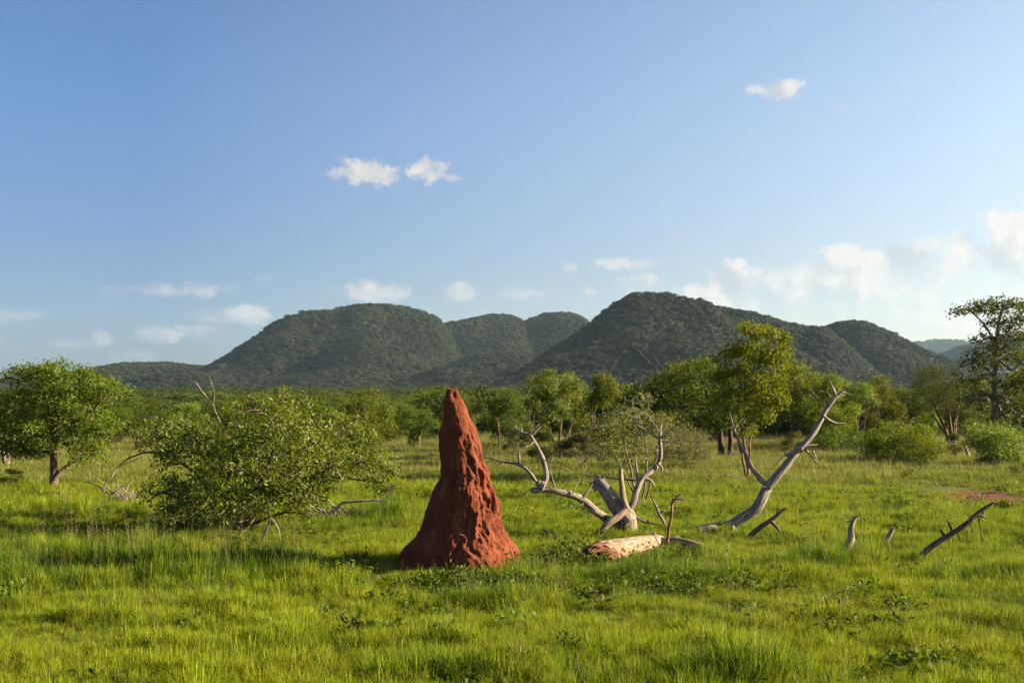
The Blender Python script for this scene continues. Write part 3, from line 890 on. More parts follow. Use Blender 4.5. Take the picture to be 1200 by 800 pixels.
# ------------------------------------------------------------------ termite mound
def build_mound():
    d = MOUND_B[1]; k = d / FPX / 3.333
    Lz = [(55, 279), (75, 273), (100, 268), (150, 262), (200, 255), (230, 249), (280, 246), (310, 252), (340, 256), (400, 253), (440, 233), (500, 210), (560, 190), (600, 172), (640, 148), (665, 118), (690, 97), (712, 88), (745, 84)]
    Rz = [(55, 316), (85, 327), (100, 344), (150, 362), (200, 386), (250, 399), (300, 408), (350, 425), (400, 447), (450, 463), (500, 474), (550, 481), (580, 489), (620, 514), (660, 538), (700, 554), (720, 558), (745, 562)]
    nz, nt_ = 420, 360
    zy = np.linspace(745, 55, nz)
    l = np.interp(zy, *np.array(Lz, float).T); r = np.interp(zy, *np.array(Rz, float).T)
    c = (l + r) / 2; hw = (r - l) / 2
    ker = np.ones(25) / 25
    cs = np.convolve(np.pad(c, 12, mode="edge"), ker, mode="valid")
    th = np.linspace(0, 2 * np.pi, nt_, endpoint=False)
    x0 = (440 + 323 / 3.333 - CX) / FPX * d
    base_z = EYE + (HOR - (440 + 735 / 3.333)) / FPX * d
    TH, ZY = np.meshgrid(th, zy)
    HWm = hw[:, None] * k
    Zm = (735 - ZY) * k
    # cross-section: a blunt front ridge parts the smooth left face from the rough right face
    ra = R(-72)
    prof = 1 + 0.24 * np.clip(np.cos(TH - ra), 0, 1) ** 6 + 0.06 * np.cos(2 * TH) + 0.05 * np.cos(3 * TH + 1.0)
    lx = np.cos(TH) * prof; norm_r = lx.max(1, keepdims=True); norm_l = -lx.min(1, keepdims=True)
    ux = np.where(lx > 0, lx / norm_r, lx / norm_l)
    uy = np.sin(TH) * prof * 0.86
    right = 0.9 * sstep(-0.25, 0.35, np.cos(TH - R(-25)))         # rough weather face
    front = np.cos(TH)
    arc = HWm * TH
    ax, ay = np.cos(TH) * HWm, np.sin(TH) * HWm
    flute = 1 - np.abs(2 * fbm(ax * 7.5, ay * 7.5, Zm * 2.0, seed=5, oct=3) - 1) * 1.6
    lump = fbm(ax * 5, ay * 5, Zm * 4.2, seed=9, oct=4) - 0.5
    fine = fbm(ax * 20, ay * 20, Zm * 16, seed=15, oct=3) - 0.5
    pits = np.clip(0.40 - fbm(ax * 12, ay * 12, Zm * 3.4, seed=27, oct=3), 0, 1)
    midz = np.clip(1 - np.abs(Zm / Zm.max() - 0.42) / 0.5, 0, 1)
    disp = lump * (0.10 + 0.16 * right) + fine * (0.025 + 0.05 * right) + (flute - 0.45) * 0.17 * right * (0.35 + midz) - pits * (0.10 + 0.85 * right * (0.25 + 0.75 * midz))
    disp = disp * np.clip(HWm / 0.28, 0.35, 1.15) + (fbm(np.cos(TH) * 1.6, np.sin(TH) * 1.6, Zm * 5.5, seed=71, oct=3) - 0.5) * 0.16 * np.clip(HWm / 0.3, 0.4, 1)
    q = 1 + disp * 0.75 / np.maximum(HWm, 0.06) * 0.5
    notch = np.exp(-((np.angle(np.exp(1j * (TH - R(-62)))) / 0.50) ** 2)) * np.exp(-((ZY - 76) / 20) ** 2)
    q = q * (1 - 0.62 * notch)
    X = (cs[:, None] - 323) * k + ux * HWm * q
    Y = uy * HWm * q
    Z = Zm + (fbm(ax * 6, ay * 6, Zm * 6, seed=33, oct=2) - 0.5) * 0.05
    # flared, uneven skirt
    V = np.stack([X, Y, Z], -1)
    # ragged top rim with a shaft opening: the left lip is higher than the right
    mb = MB()
    i = np.arange(nz - 1)[:, None] * nt_ + np.arange(nt_)[None]; j = np.arange(nz - 1)[:, None] * nt_ + (np.arange(nt_)[None] + 1) % nt_
    F = np.stack([i, j, j + nt_, i + nt_], -1).reshape(-1, 4)
    V = V.reshape(-1, 3)
    top = (nz - 1) * nt_
    rim = V[top:top + nt_]
    cen = rim.mean(0)
    # pull rim: raise left lip, sink right
    mb.add(V, F)
    rings = [rim]
    for f, dz in ((0.72, 0.02), (0.5, -0.05), (0.42, -0.16)):
        rings.append(cen + (rim - cen) * f + np.array([0, 0, dz]) + (np.stack([0 * th, 0 * th, (fbm(np.cos(th) * 3, np.sin(th) * 3, seed=44, oct=2) - .5) * 0.05], 1)))
    rings = np.vstack(rings)
    i = np.arange(3)[:, None] * nt_ + np.arange(nt_)[None]; j = np.arange(3)[:, None] * nt_ + (np.arange(nt_)[None] + 1) % nt_
    F2 = np.stack([i, j, j + nt_, i + nt_], -1).reshape(-1, 4)
    mb.add(rings, F2)
    cb = rings[-nt_:]
    VV = np.vstack([cb, cb.mean(0) + np.array([0, 0, -0.05])]); kk = np.arange(nt_)
    mb.add(VV, np.stack([kk, (kk + 1) % nt_, np.full(nt_, nt_)], 1))
    o = mb.build("termite_mound", mound_material())
    o.location = (x0, d + 0.05, base_z)
    tag(o, "tall conical red clay termite mound with a ragged pointed top, standing in the grass", "termite mound")
    return o


# ------------------------------------------------------------------ dead wood
def limb(mb, scale, ox, oy, L, d, dd=None, seed=0, lump=0.20, sides=12, wob=None, jag=0.0, mi=0, base=(0, 0, 0), twiggy=4):
    pts = []
    for i, a in enumerate(L):
        e = d + (dd[i] if dd is not None else 0)
        pts.append(P(ox + a[0] / scale, oy + a[1] / scale, e) - np.asarray(base))
    rad = [a[2] * .92 / scale * d / FPX for a in L]
    if wob is None: wob = 0.0 if jag > 0 else min(0.9 * float(np.mean(rad)), 0.05)
    tube(mb, pts, rad, sides, seed, lump=lump, wob=wob, jag=jag, mi=mi, step=max(0.03, min(rad[0] * 0.8, 0.07)))
    if len(L) >= 6 and twiggy:                            # fine dead twigs left on the outer half, each with a fork
        rng = np.random.default_rng(seed + 500)
        for q in range(twiggy):
            i = int(rng.integers(len(pts) // 2, len(pts)))
            a = np.asarray(pts[i]); ax = pts[i] - pts[i - 1]; ax = ax / np.linalg.norm(ax)
            v = ax * 0.5 + unit(rng, 1)[0]; v /= np.linalg.norm(v)
            ln = rng.uniform(.18, .5)
            k1 = a + v * ln * .5 + unit(rng, 1)[0] * ln * .10
            k2 = a + v * ln + unit(rng, 1)[0] * ln * .2
            r0 = min(rad[i] * .45, .011)
            tube(mb, [a, k1, k2], [r0, r0 * .7, .002], 5, q, wob=.02, step=.05)
            k3 = k1 + (v + unit(rng, 1)[0] * .9) * ln * .4
            tube(mb, [k1, (k1 + k3) / 2 + unit(rng, 1)[0] * .02, k3], [r0 * .6, r0 * .4, .0015], 4, q + 9, step=.05)


def build_deadwood():
    # ---- broken dead tree in the middle
    d = 22.6; b = G(737, 629)
    t = thing("fallen_dead_tree", b, "grey broken dead tree with a thick split limb, in the grass right of the mound", "dead tree")
    S = (3.078, 560, 420)
    m = MB(); limb(m, *S, [(548, 665, 34), (545, 610, 31), (543, 565, 28), (540, 538, 20)], d, seed=1, base=b, sides=20); m.build("trunk", M["dead"], t)
    m = MB(); limb(m, *S, [(548, 596, 30), (512, 550, 31), (475, 495, 29), (448, 455, 26), (434, 436, 24)], d - .1, [0, .1, .2, .3, .35], 2, base=b, sides=20, jag=.14)
    limb(m, *S, [(428, 475, 9), (410, 452, 7), (394, 440, 2)], d + .15, seed=3, base=b); m.build("branch", M["dead"], t)
    m = MB(); limb(m, *S, [(520, 612, 14), (470, 585, 17), (436, 556, 16), (390, 515, 15), (342, 486, 14), (280, 478, 13), (200, 470, 11)], d, [0, -.1, -.2, -.3, -.4, -.5, -.6], 4, base=b)
    limb(m, *S, [(228, 462, 13), (247, 430, 11), (238, 385, 9), (224, 345, 8), (205, 300, 7), (190, 276, 6), (165, 270, 5), (140, 258, 3)], d - .55, [0, 0, .05, .1, .1, .15, .2, .3], 5, base=b)
    limb(m, *S, [(192, 280, 5), (215, 255, 4), (228, 242, 3), (242, 238, 1.5)], d - .4, seed=6, base=b)
    limb(m, *S, [(215, 256, 3), (220, 230, 1)], d - .4, seed=61, base=b)
    limb(m, *S, [(160, 266, 3), (155, 240, 1)], d - .3, seed=62, base=b)
    limb(m, *S, [(250, 420, 3), (262, 380, 2), (270, 350, 1)], d - .5, seed=63, base=b)
    limb(m, *S, [(238, 460, 18), (215, 447, 15), (225, 440, 4)], d - .6, seed=7, base=b)
    limb(m, *S, [(212, 445, 6), (185, 412, 6), (150, 382, 6), (100, 370, 4.5), (55, 360, 3), (10, 352, 1.5)], d - .6, [0, 0, .1, .2, .3, .5], 8, base=b, wob=.04)
    limb(m, *S, [(152, 384, 6), (149, 362, 5), (148, 338, 4)], d - .5, seed=9, base=b)
    for a in ([(280, 478, 4), (268, 430, 2.5), (262, 385, 1)], [(380, 500, 7), (395, 475, 4), (412, 455, 2)], [(340, 486, 3), (372, 430, 2), (395, 380, 1)], [(180, 410, 2), (230, 405, 1), (300, 400, .8)], [(300, 478, 2), (345, 420, 1.4), (290, 385, .8)], [(100, 370, 2), (60, 390, .8)], [(55, 360, 2), (30, 375, .8)]):
        limb(m, *S, a, d - .5, seed=len(a) + int(a[0][0]), base=b, sides=5, wob=.04)
    m.build("branch", M["dead"], t)
    m = MB(); limb(m, *S, [(540, 545, 16), (563, 515, 14), (572, 470, 12), (590, 432, 11), (630, 400, 10), (656, 372, 9), (660, 330, 8), (657, 290, 7), (660, 245, 4), (663, 232, 2)], d, [0, 0, .05, .1, .2, .3, .3, .3, .35, .4], 10, base=b)
    for a in ([(657, 293, 5), (630, 272, 4), (602, 255, 3), (576, 238, 1.2)], [(655, 290, 5), (690, 262, 1.5), (705, 275, 1)], [(658, 296, 3), (700, 296, 2), (740, 297, 1)], [(650, 380, 5), (664, 392, 5), (664, 406, 3)], [(600, 430, 6), (625, 438, 4), (640, 460, 2)], [(658, 270, 3), (625, 220, 1.8), (600, 185, .8)], [(545, 530, 14), (570, 520, 9), (590, 512, 3)], [(575, 440, 6), (570, 390, 5), (568, 350, 2)], [(655, 372, 2), (690, 350, .8)]):
        limb(m, *S, a, d + .2, seed=int(a[0][1]), base=b, sides=7)
    m.build("branch", M["dead"], t)
    m = MB(); limb(m, *S, [(538, 545, 13), (525, 505, 12), (518, 450, 10), (515, 398, 9)], d - .1, seed=12, base=b, jag=.05); m.build("branch", M["log"], t)
    m = MB(); limb(m, *S, [(535, 545, 13), (500, 575, 14), (460, 605, 13), (430, 650, 14)], d - .3, [0.1, 0, -.1, -.2], 13, base=b); m.build("branch", M["log"], t)
    m = MB(); limb(m, *S, [(570, 440, 5), (500, 432, 4), (420, 418, 2), (360, 412, 1)], d + .6, seed=14, base=b, wob=.05)
    m.build("branch", M["dead_dark"], t)
    m = MB(); limb(m, *S, [(560, 565, 8), (600, 585, 6), (660, 600, 3)], d + .3, seed=15, base=b); m.build("branch", M["dead_dark"], t)

    # ---- upright stick beside it
    b = G(776, 619); t = thing("dead_stick", b, "thin grey forked stick poking out of the grass right of the broken dead tree", "stick")
    m = MB(); limb(m, *S, [(680, 610, 6), (660, 570, 6), (642, 535, 5), (628, 508, 3)], b[1], seed=20, base=b); limb(m, *S, [(655, 557, 5), (668, 548, 4), (678, 552, 2)], b[1], seed=21, base=b)
    m.build("stick", M["dead"], t)

    # ---- fallen log
    b = G(735, 668); t = thing("fallen_log", b, "pale barkless fallen log with a broken rotten red end, lying in the grass", "log")
    m = MB()
    pts = [P(704, 655, 18.55), P(722, 649, 18.9), P(745, 642, 19.5), P(760, 637, 20.0), P(772, 634, 20.4), P(785, 636, 20.5)]
    tube(m, [p - b for p in pts], [.245, .225, .195, .145, .10, .06], 28, 31, lump=.20, step=.05, jag=0)
    pts = [P(768, 636, 20.3), P(792, 635, 20.2), P(815, 640.5, 19.9), P(842, 650, 19.5)]
    tube(m, [p - b for p in pts], [.095, .09, .08, .06], 14, 32, lump=.18, step=.06)
    pts = [P(765, 634, 20.2), P(766, 628, 20.2), P(768, 625, 20.2)]
    tube(m, [p - b for p in pts], [.06, .05, .03], 10, 33, lump=.25)
    m.build("trunk", M["log"], t)
    m = MB()                                               # torn end: splinters of several lengths round a hollow
    rng = np.random.default_rng(3)
    c0 = P(704, 655, 18.55); ax = c0 - P(722, 649, 18.9); ax /= np.linalg.norm(ax)
    e1 = np.cross(ax, [0, 0, 1]); e1 /= np.linalg.norm(e1); e2 = np.cross(e1, ax)
    for i in range(46):
        a = i / 46 * 6.283 + rng.normal() * .05
        rr = .235 * rng.uniform(.72, 1.0)
        q = c0 + (e1 * math.cos(a) + e2 * math.sin(a)) * rr
        top = max(0, math.sin(a))
        Ls = rng.uniform(.06, .22) + .20 * top * rng.uniform(.3, 1)
        tube(m, [q - ax * .12 - b, q + ax * Ls * .5 - b, q + ax * Ls + e2 * rng.normal() * .02 - b], [.034, .028, .006], 6, i, lump=.3)
    for i in range(30):
        a = rng.uniform(0, 6.283); rr = .15 * math.sqrt(rng.uniform())
        q = c0 + (e1 * math.cos(a) + e2 * math.sin(a)) * rr
        tube(m, [q - ax * .15 - b, q + ax * rng.uniform(-.05, .06) - b], [.035, .015], 6, i + 60, lump=.3)
    m.build("broken_end", M["rot"], t)
    m = MB(); limb(m, *S, [(684, 662, 6), (688, 610, 5.5), (698, 560, 5), (700, 525, 4.5), (708, 510, 4), (740, 508, 3.5)], 20.0, seed=35, base=b, sides=8, wob=.03)
    limb(m, *S, [(706, 512, 3.5), (722, 495, 3), (735, 490, 2)], 20.0, seed=36, base=b, sides=6); limb(m, *S, [(700, 525, 3), (705, 485, 1)], 20.0, seed=37, base=b, sides=6)
    limb(m, *S, [(687, 620, 2), (715, 600, 1)], 20.0, seed=38, base=b, sides=5)
    m.build("branch", M["bark_red"], t)

    # ---- great curved branch
    Z = (2.5, 780, 360)
    d = 23.2; b = G(850, 624); t = thing("curved_dead_branch", b, "long curved grey dead branch forking upward from the grass, its lower end thick", "dead branch")
    m = MB(); limb(m, *Z, [(92, 655, 15), (130, 651, 17), (180, 645, 18), (240, 610, 17), (278, 572, 18), (298, 528, 16), (312, 510, 14)], d, [-.15, -.1, 0, 0, 0, .05, .05], 41, base=b, sides=16)
    limb(m, *Z, [(190, 645, 12), (206, 662, 9), (208, 668, 4)], d - .1, seed=42, base=b)
    limb(m, *Z, [(300, 524, 15), (330, 490, 14), (358, 458, 13), (384, 424, 11), (430, 372, 10), (455, 330, 9), (470, 300, 8.5), (492, 270, 8), (520, 247, 6)], d, [0, 0, .05, .1, .2, .3, .35, .4, .45], 43, base=b, sides=14, jag=.03)
    m.build("main_limb", M["dead"], t)
    m = MB(); limb(m, *Z, [(302, 522, 10), (272, 497, 8.5), (250, 470, 7.5), (232, 432, 6), (217, 400, 4.5), (203, 360, 3.2), (192, 325, 2.2), (186, 305, 1)], d, [0, .1, .15, .2, .3, .35, .4, .5], 44, base=b); m.build("side_branch", M["dead"], t)
    for a in ([(500, 262, 5), (490, 238, 4), (478, 214, 2)], [(462, 318, 5), (485, 333, 4), (505, 341, 3.2), (530, 341, 1.5)], [(518, 249, 3), (545, 256, 1)], [(392, 412, 6), (420, 407, 5), (446, 404, 3)],
              [(405, 408, 4), (425, 432, 3.2), (440, 452, 3), (464, 470, 1.2)], [(432, 420, 2.5), (445, 448, 1)], [(345, 436, 2), (325, 458, 1.5), (306, 474, .8)], [(300, 500, 2), (306, 480, 1)], [(340, 478, 3), (365, 490, 1)], [(390, 415, 5), (390, 395, 2)], [(228, 425, 2), (245, 395, .8)]):
        m = MB(); limb(m, *Z, a, d + .15, seed=int(a[0][1]), base=b, sides=7); m.build("twig", M["dead"], t)
    m = MB(); limb(m, *Z, [(398, 416, 9), (372, 425, 9), (350, 430, 8)], d - .05, seed=47, base=b, jag=.04)
    m.build("twig", M["dead"], t)

    def stick(name, foot, S_, L, label, matname, forks=(), cat="dead branch", jag=.02, dd=None):
        b = G(*foot)
        m = MB(); limb(m, *S_, L, b[1], dd, seed=int(L[0][0]), base=b, jag=jag)
        for f in forks: limb(m, *S_, f, b[1], seed=int(f[0][0]) + 3, base=b, sides=8)
        o = m.build(name, M[matname])
        o.location = b
        return tag(o, label, cat)
    stick("dead_branch", (877, 634), Z, [(232, 692, 9), (250, 668, 9), (278, 643, 8), (318, 616, 7), (350, 590, 4)], "short dark forked branch at the foot of the long curved dead branch", "dead_dark", [[(308, 626, 7), (326, 642, 6), (336, 656, 4)], [(322, 612, 3), (330, 590, 2)]])
    stick("dead_stump", (990, 652), Z, [(520, 735, 13), (530, 705, 13), (543, 680, 12), (543, 650, 10), (548, 630, 8), (558, 614, 5)], "thick pale broken stub standing upright in the grass, taller of two stubs", "dead", cat="stub", jag=.06)
    stick("dead_stump", (1036, 640), Z, [(636, 705, 9), (648, 680, 8), (658, 662, 7), (666, 648, 6)], "small grey stub leaning in the grass, shorter of two stubs", "dead", cat="stub", jag=.05)
    stick("leaning_branch", (1072, 661), Z, [(722, 760, 11), (745, 732, 11), (785, 697, 10), (850, 655, 9), (885, 630, 8), (912, 604, 7), (960, 572, 4)], "dark bare branch leaning out of the grass at the right, with short broken forks", "dead_dark",
          [[(905, 608, 5), (925, 610, 4), (942, 616, 2.5)], [(842, 660, 5), (832, 640, 4), (824, 620, 2)], [(820, 672, 5), (810, 660, 4), (806, 650, 2)], [(935, 590, 3), (925, 612, 2), (915, 628, 1)]])
    stick("dead_branch", (862, 563), Z, [(172, 492, 4), (205, 500, 5), (240, 505, 4), (262, 490, 2)], "thin dark dead branch lying in the grass behind the curved branch", "dead_dark", [[(185, 494, 3), (176, 484, 1.5)]])
    stick("dead_stick", (648, 632), (3.078, 560, 420), [(235, 615, 5), (262, 632, 6), (300, 655, 5)], "small grey stick in the grass between the mound and the broken tree", "dead", cat="stick")
    stick("dead_stump", (1134, 540), (4.0, 940, 400), [(782, 560, 10), (778, 530, 9), (768, 505, 8), (764, 488, 5)], "small grey dead stump below the right bush", "dead", [[(772, 515, 4), (786, 490, 2)]], cat="stub")
    # dead twig heaps
    for (px, py, w, h, n, lab, sd) in ((148, 588, 26, 26, 46, "tangled heap of dry grey twigs in the grass left of the big bush", 1), (398, 608, 42, 22, 46, "heap of dry dead sticks at the right foot of the big bush", 2)):
        b = G(px, py); k = b[1] / FPX; rng = np.random.default_rng(sd); m = MB()
        for i in range(n):
            a = rng.uniform(0, 6.28); L = rng.uniform(.4, 1.0)
            q = np.array([rng.normal() * w * .3 * k, rng.normal() * w * .3 * k, 0])
            e = q + np.array([math.cos(a) * w * k * L, math.sin(a) * w * k * L, rng.uniform(.1, 1.0) * h * k])
            mid = (q + e) / 2 + rng.normal(size=3) * .06
            tube(m, [q, mid, e], [rng.uniform(.008, .018), .009, .003], 5, i, lump=.2)
        if sd == 2:
            for L in ([(1090, 520, 4), (1010, 522, 5), (940, 532, 6), (900, 560, 6), (830, 580, 5)], [(780, 530, 4), (860, 560, 5), (940, 590, 5), (1020, 604, 3)], [(860, 500, 3), (900, 540, 4), (960, 590, 3)]):
                limb(m, 3.333, 120, 430, L, b[1], seed=int(L[0][0]), base=b, sides=7, wob=.05)
        else:
            for L in ([(400, 585, 3), (430, 530, 3), (470, 490, 2), (560, 450, 2)], [(330, 545, 1.5), (380, 560, 3), (420, 590, 3)], [(415, 650, 4), (430, 600, 4), (480, 560, 3)], [(350, 515, 1), (390, 540, 2), (440, 590, 3)]):
                limb(m, 3.333, 0, 400, L, b[1], seed=int(L[0][0]), base=b, sides=6, wob=.05)
        o = m.build("twig_heap", M["dead"]); o.location = b; tag(o, lab, "twig heap")


# ------------------------------------------------------------------ small things
def rock(name, px, py, rx, rz, label, cat, m, seed):
    b = G(px, py); k = b[1] / FPX
    nu, nv = 36, 20
    u = np.linspace(0, 2 * np.pi, nu, endpoint=False); v = np.linspace(-0.35 * np.pi, 0.5 * np.pi, nv)
    U, W = np.meshgrid(u, v)
    x, y, z = np.cos(U) * np.cos(W), np.sin(U) * np.cos(W), np.sin(W)
    q = 1 + 0.5 * (fbm(x * 1.6 + seed, y * 1.6, z * 1.6, seed=seed, oct=4) - 0.5)
    V = np.stack([x * q * rx * k, y * q * rx * k * .8, z * q * rz * k + rz * k * .2], -1).reshape(-1, 3)
    i = np.arange(nv - 1)[:, None] * nu + np.arange(nu)[None]; j = np.arange(nv - 1)[:, None] * nu + (np.arange(nu)[None] + 1) % nu
    mb = MB(); mb.add(V, np.stack([i, j, j + nu, i + nu], -1).reshape(-1, 4))
    o = mb.build(name, m); o.location = b
    return tag(o, label, cat)


def build_small():
    rock("stone", 860, 677, 6, 6, "small pale pinkish stone in the grass below the fallen log", "stone", plain_material("pale_stone", (0.42, 0.27, 0.19), (0.30, 0.19, 0.13), 20), 4)
    rock("earth_clod", 507, 537, 6.5, 5, "small dark earth lump in the distant grass left of the mound", "earth lump", plain_material("dark_clod", (0.075, 0.040, 0.026), (0.035, 0.022, 0.016), 12), 7)
    rock("earth_bank", 843, 521, 27, 9, "low bare red earth bank in the grass behind the twin dark trunks", "earth bank", plain_material("red_bank", (0.17, 0.065, 0.030), (0.10, 0.038, 0.018), 3, bump=.05), 9)
    # leafy weeds and flowers
    petal = plain_material("yellow_petal", (0.50, 0.34, 0.015), (0.42, 0.27, 0.015))
    for i, (px, py, w, h, lab, nm) in enumerate([(415, 752, 20, 22, "dark leafy weed standing in the foreground grass, tallest one below the shadow", "leafy_weed"), (1062, 560, 13, 8, "yellow flowered plant in the grass below the round bush", "yellow_wildflower"),
                                                 (1178, 600, 18, 12, "yellow flowered plant beside the red earth at the right edge", "yellow_wildflower")]):
        b = G(px, py); k = b[1] / FPX; rng = np.random.default_rng(50 + i)
        t = thing(nm, b, lab, "plant")
        st, lf, fls = MB(), MB(), []
        for j in range(12):
            a = rng.uniform(0, 6.28); e = np.array([math.cos(a) * w * .6 * k * rng.uniform(.3, 1), math.sin(a) * w * .6 * k * rng.uniform(.3, 1), h * k * rng.uniform(.6, 1.1)])
            tube(st, [(0, 0, -.03), tuple(e * .5 + np.array([0, 0, .05])), tuple(e)], [.006, .005, .003], 4, j)
            for q in np.linspace(.3, 1, 6):
                leaves(lf, (e * q)[None] + rng.normal(size=(4, 3)) * .03, .075, rng, .5, .6)
            if nm == "yellow_wildflower":
                fl = MB(); leaves(fl, e[None] + rng.normal(size=(5, 3)) * .008, .045, rng, .8, 1.0); fls.append(fl)
        st.build("stem", M["herb"], t); lf.build("foliage", M["herb"], t, smooth=False)
        for fl in fls: fl.build("flower", petal, t, smooth=False)


# ------------------------------------------------------------------ trees the photo shows one by one
def build_trees():
    A4 = (3.333, 0, 400)
    hero_tree("broadleaf_tree", G(62, 572), z2(*A4, [(60, 130, 42, 28), (110, 125, 55, 40), (190, 108, 60, 42), (250, 108, 62, 42), (320, 150, 68, 46), (405, 155, 66, 44), (460, 185, 42, 32), (90, 215, 78, 52), (200, 200, 95, 52), (320, 215, 85, 42),
              (50, 300, 75, 52), (400, 300, 66, 34), (300, 310, 76, 42), (130, 330, 95, 44), (50, 390, 70, 45), (240, 380, 80, 36), (345, 425, 50, 34), (95, 425, 60, 34), (200, 290, 85, 46), (430, 325, 40, 30), (370, 375, 50, 40)]),
              [z2s(*A4, [(208, 580, 19), (206, 510, 16), (202, 440, 14), (197, 340, 11), (192, 240, 8), (190, 160, 4)]), z2s(*A4, [(212, 540, 9), (235, 505, 8), (275, 470, 5), (330, 440, 3)]), z2s(*A4, [(202, 420, 9), (160, 370, 7), (110, 330, 5), (70, 290, 3)]),
               z2s(*A4, [(200, 370, 9), (260, 330, 7), (330, 305, 5), (410, 240, 3)]), z2s(*A4, [(196, 300, 7), (240, 240, 5), (300, 180, 3)])],
              "round crowned yellow green tree with one dark trunk, at the left edge of the clearing", "tree", "leaf_fresh", "bark", 1250, 16, .092, .090, 1, gap=.12, gapscale=1.7, shell=.3, layers=3, depth_sq=.65)
    hero_tree("broadleaf_tree", G(8, 548), [(-30, 470, 28, 14), (0, 462, 16, 8), (-10, 490, 25, 14), (15, 500, 16, 12), (-45, 500, 30, 20), (10, 520, 14, 10), (-20, 520, 20, 12), (25, 480, 12, 10)],
              [[(8, 553, 3.5), (9, 535, 3), (14, 515, 2), (20, 500, 1)], [(8, 548, 3), (2, 525, 2.5), (-15, 500, 1.5)]], "dark tree cut off by the left edge, behind the round crowned tree", "tree", "leaf_dark", "bark_grey", 620, 9, .12, .12, 2, layers=2)
    Z5 = (3.333, 120, 430)
    hero_tree("large_bush", G(276, 619), z2(*Z5, [(700, 200, 120, 80), (720, 130, 50, 40, .7), (590, 240, 110, 85), (820, 220, 130, 85), (940, 260, 130, 85), (1040, 350, 110, 65), (1110, 410, 50, 40, .8), (300, 250, 125, 65, .9), (200, 250, 70, 45, .7), (430, 280, 130, 85), (620, 360, 160, 110),
              (800, 380, 140, 90), (480, 410, 120, 90), (350, 470, 110, 70), (230, 470, 70, 50, .6), (390, 550, 110, 55, .7), (600, 480, 110, 75), (720, 490, 95, 70), (940, 370, 120, 60), (500, 540, 90, 60, .8), (290, 540, 60, 40, .5), (830, 480, 90, 50, .5), (360, 340, 90, 60), (820, 115, 25, 20, .4), (580, 150, 25, 25, .4)]),
              [z2s(*Z5, [(520, 625, 10), (560, 540, 9), (620, 440, 8), (680, 320, 6), (710, 200, 3)]), z2s(*Z5, [(500, 620, 10), (440, 520, 9), (380, 430, 8), (300, 360, 6), (190, 330, 4), (60, 380, 2)]), z2s(*Z5, [(530, 625, 10), (640, 540, 8), (770, 440, 7), (920, 428, 6), (1060, 448, 4), (1170, 476, 2)]),
               z2s(*Z5, [(500, 625, 9), (490, 500, 8), (450, 360, 6), (430, 250, 3)]), z2s(*Z5, [(540, 620, 9), (660, 500, 8), (800, 370, 6), (920, 280, 3)]), z2s(*Z5, [(490, 625, 8), (380, 560, 7), (260, 490, 5), (195, 515, 2)]), z2s(*Z5, [(510, 625, 8), (400, 600, 6), (310, 590, 4), (230, 520, 2)]), z2s(*Z5, [(545, 625, 8), (640, 590, 6), (740, 560, 4), (820, 570, 2)])],
              "big spreading olive green bush with low crooked branches, in front of the left hill", "bush", "leaf_olive", "bark", 1700, 15, .080, .072, 3, gap=.08, gapscale=1.7, sub=13,
              dead2d=[z2s(*Z5, [(490, 270, 2.45), (455, 200, 2.80), (432, 150, 3.15), (395, 100, 2.80), (358, 56, 1.40)]), z2s(*Z5, [(434, 152, 1.75), (438, 95, 1.40), (420, 38, 0.70)]), z2s(*Z5, [(905, 285, 2.10), (965, 246, 2.45), (990, 225, 1.75), (1006, 188, 1.05)]), z2s(*Z5, [(840, 470, 2.10), (845, 425, 1.40)])], shell=.35)
    Z = Z5
    for L, foot, lab, mm in (([(525, 640, 6), (545, 605, 7), (585, 580, 7), (620, 538, 4)], (278, 622), "crooked reddish dead stick leaning at the middle of the big bush's foot", "bark_red"),
                             ([(485, 640, 5), (500, 600, 5), (525, 550, 4.5), (546, 503, 3)], (266, 622), "straight grey dead stick standing at the big bush's foot, left of the reddish one", "dead"),
                             ([(615, 690, 5), (635, 645, 5.5), (662, 592, 5), (690, 640, 4), (697, 690, 3)], (310, 637), "pale dead twig bent like an upturned V in front of the big bush", "dead")):
        b = G(*foot); m = MB(); limb(m, *Z, L, b[1], seed=int(L[0][0]), base=b, sides=8, wob=.03)
        o = m.build("dead_stick", M[mm]); o.location = b; tag(o, lab, "stick")

    A5 = (4.0, 680, 370)
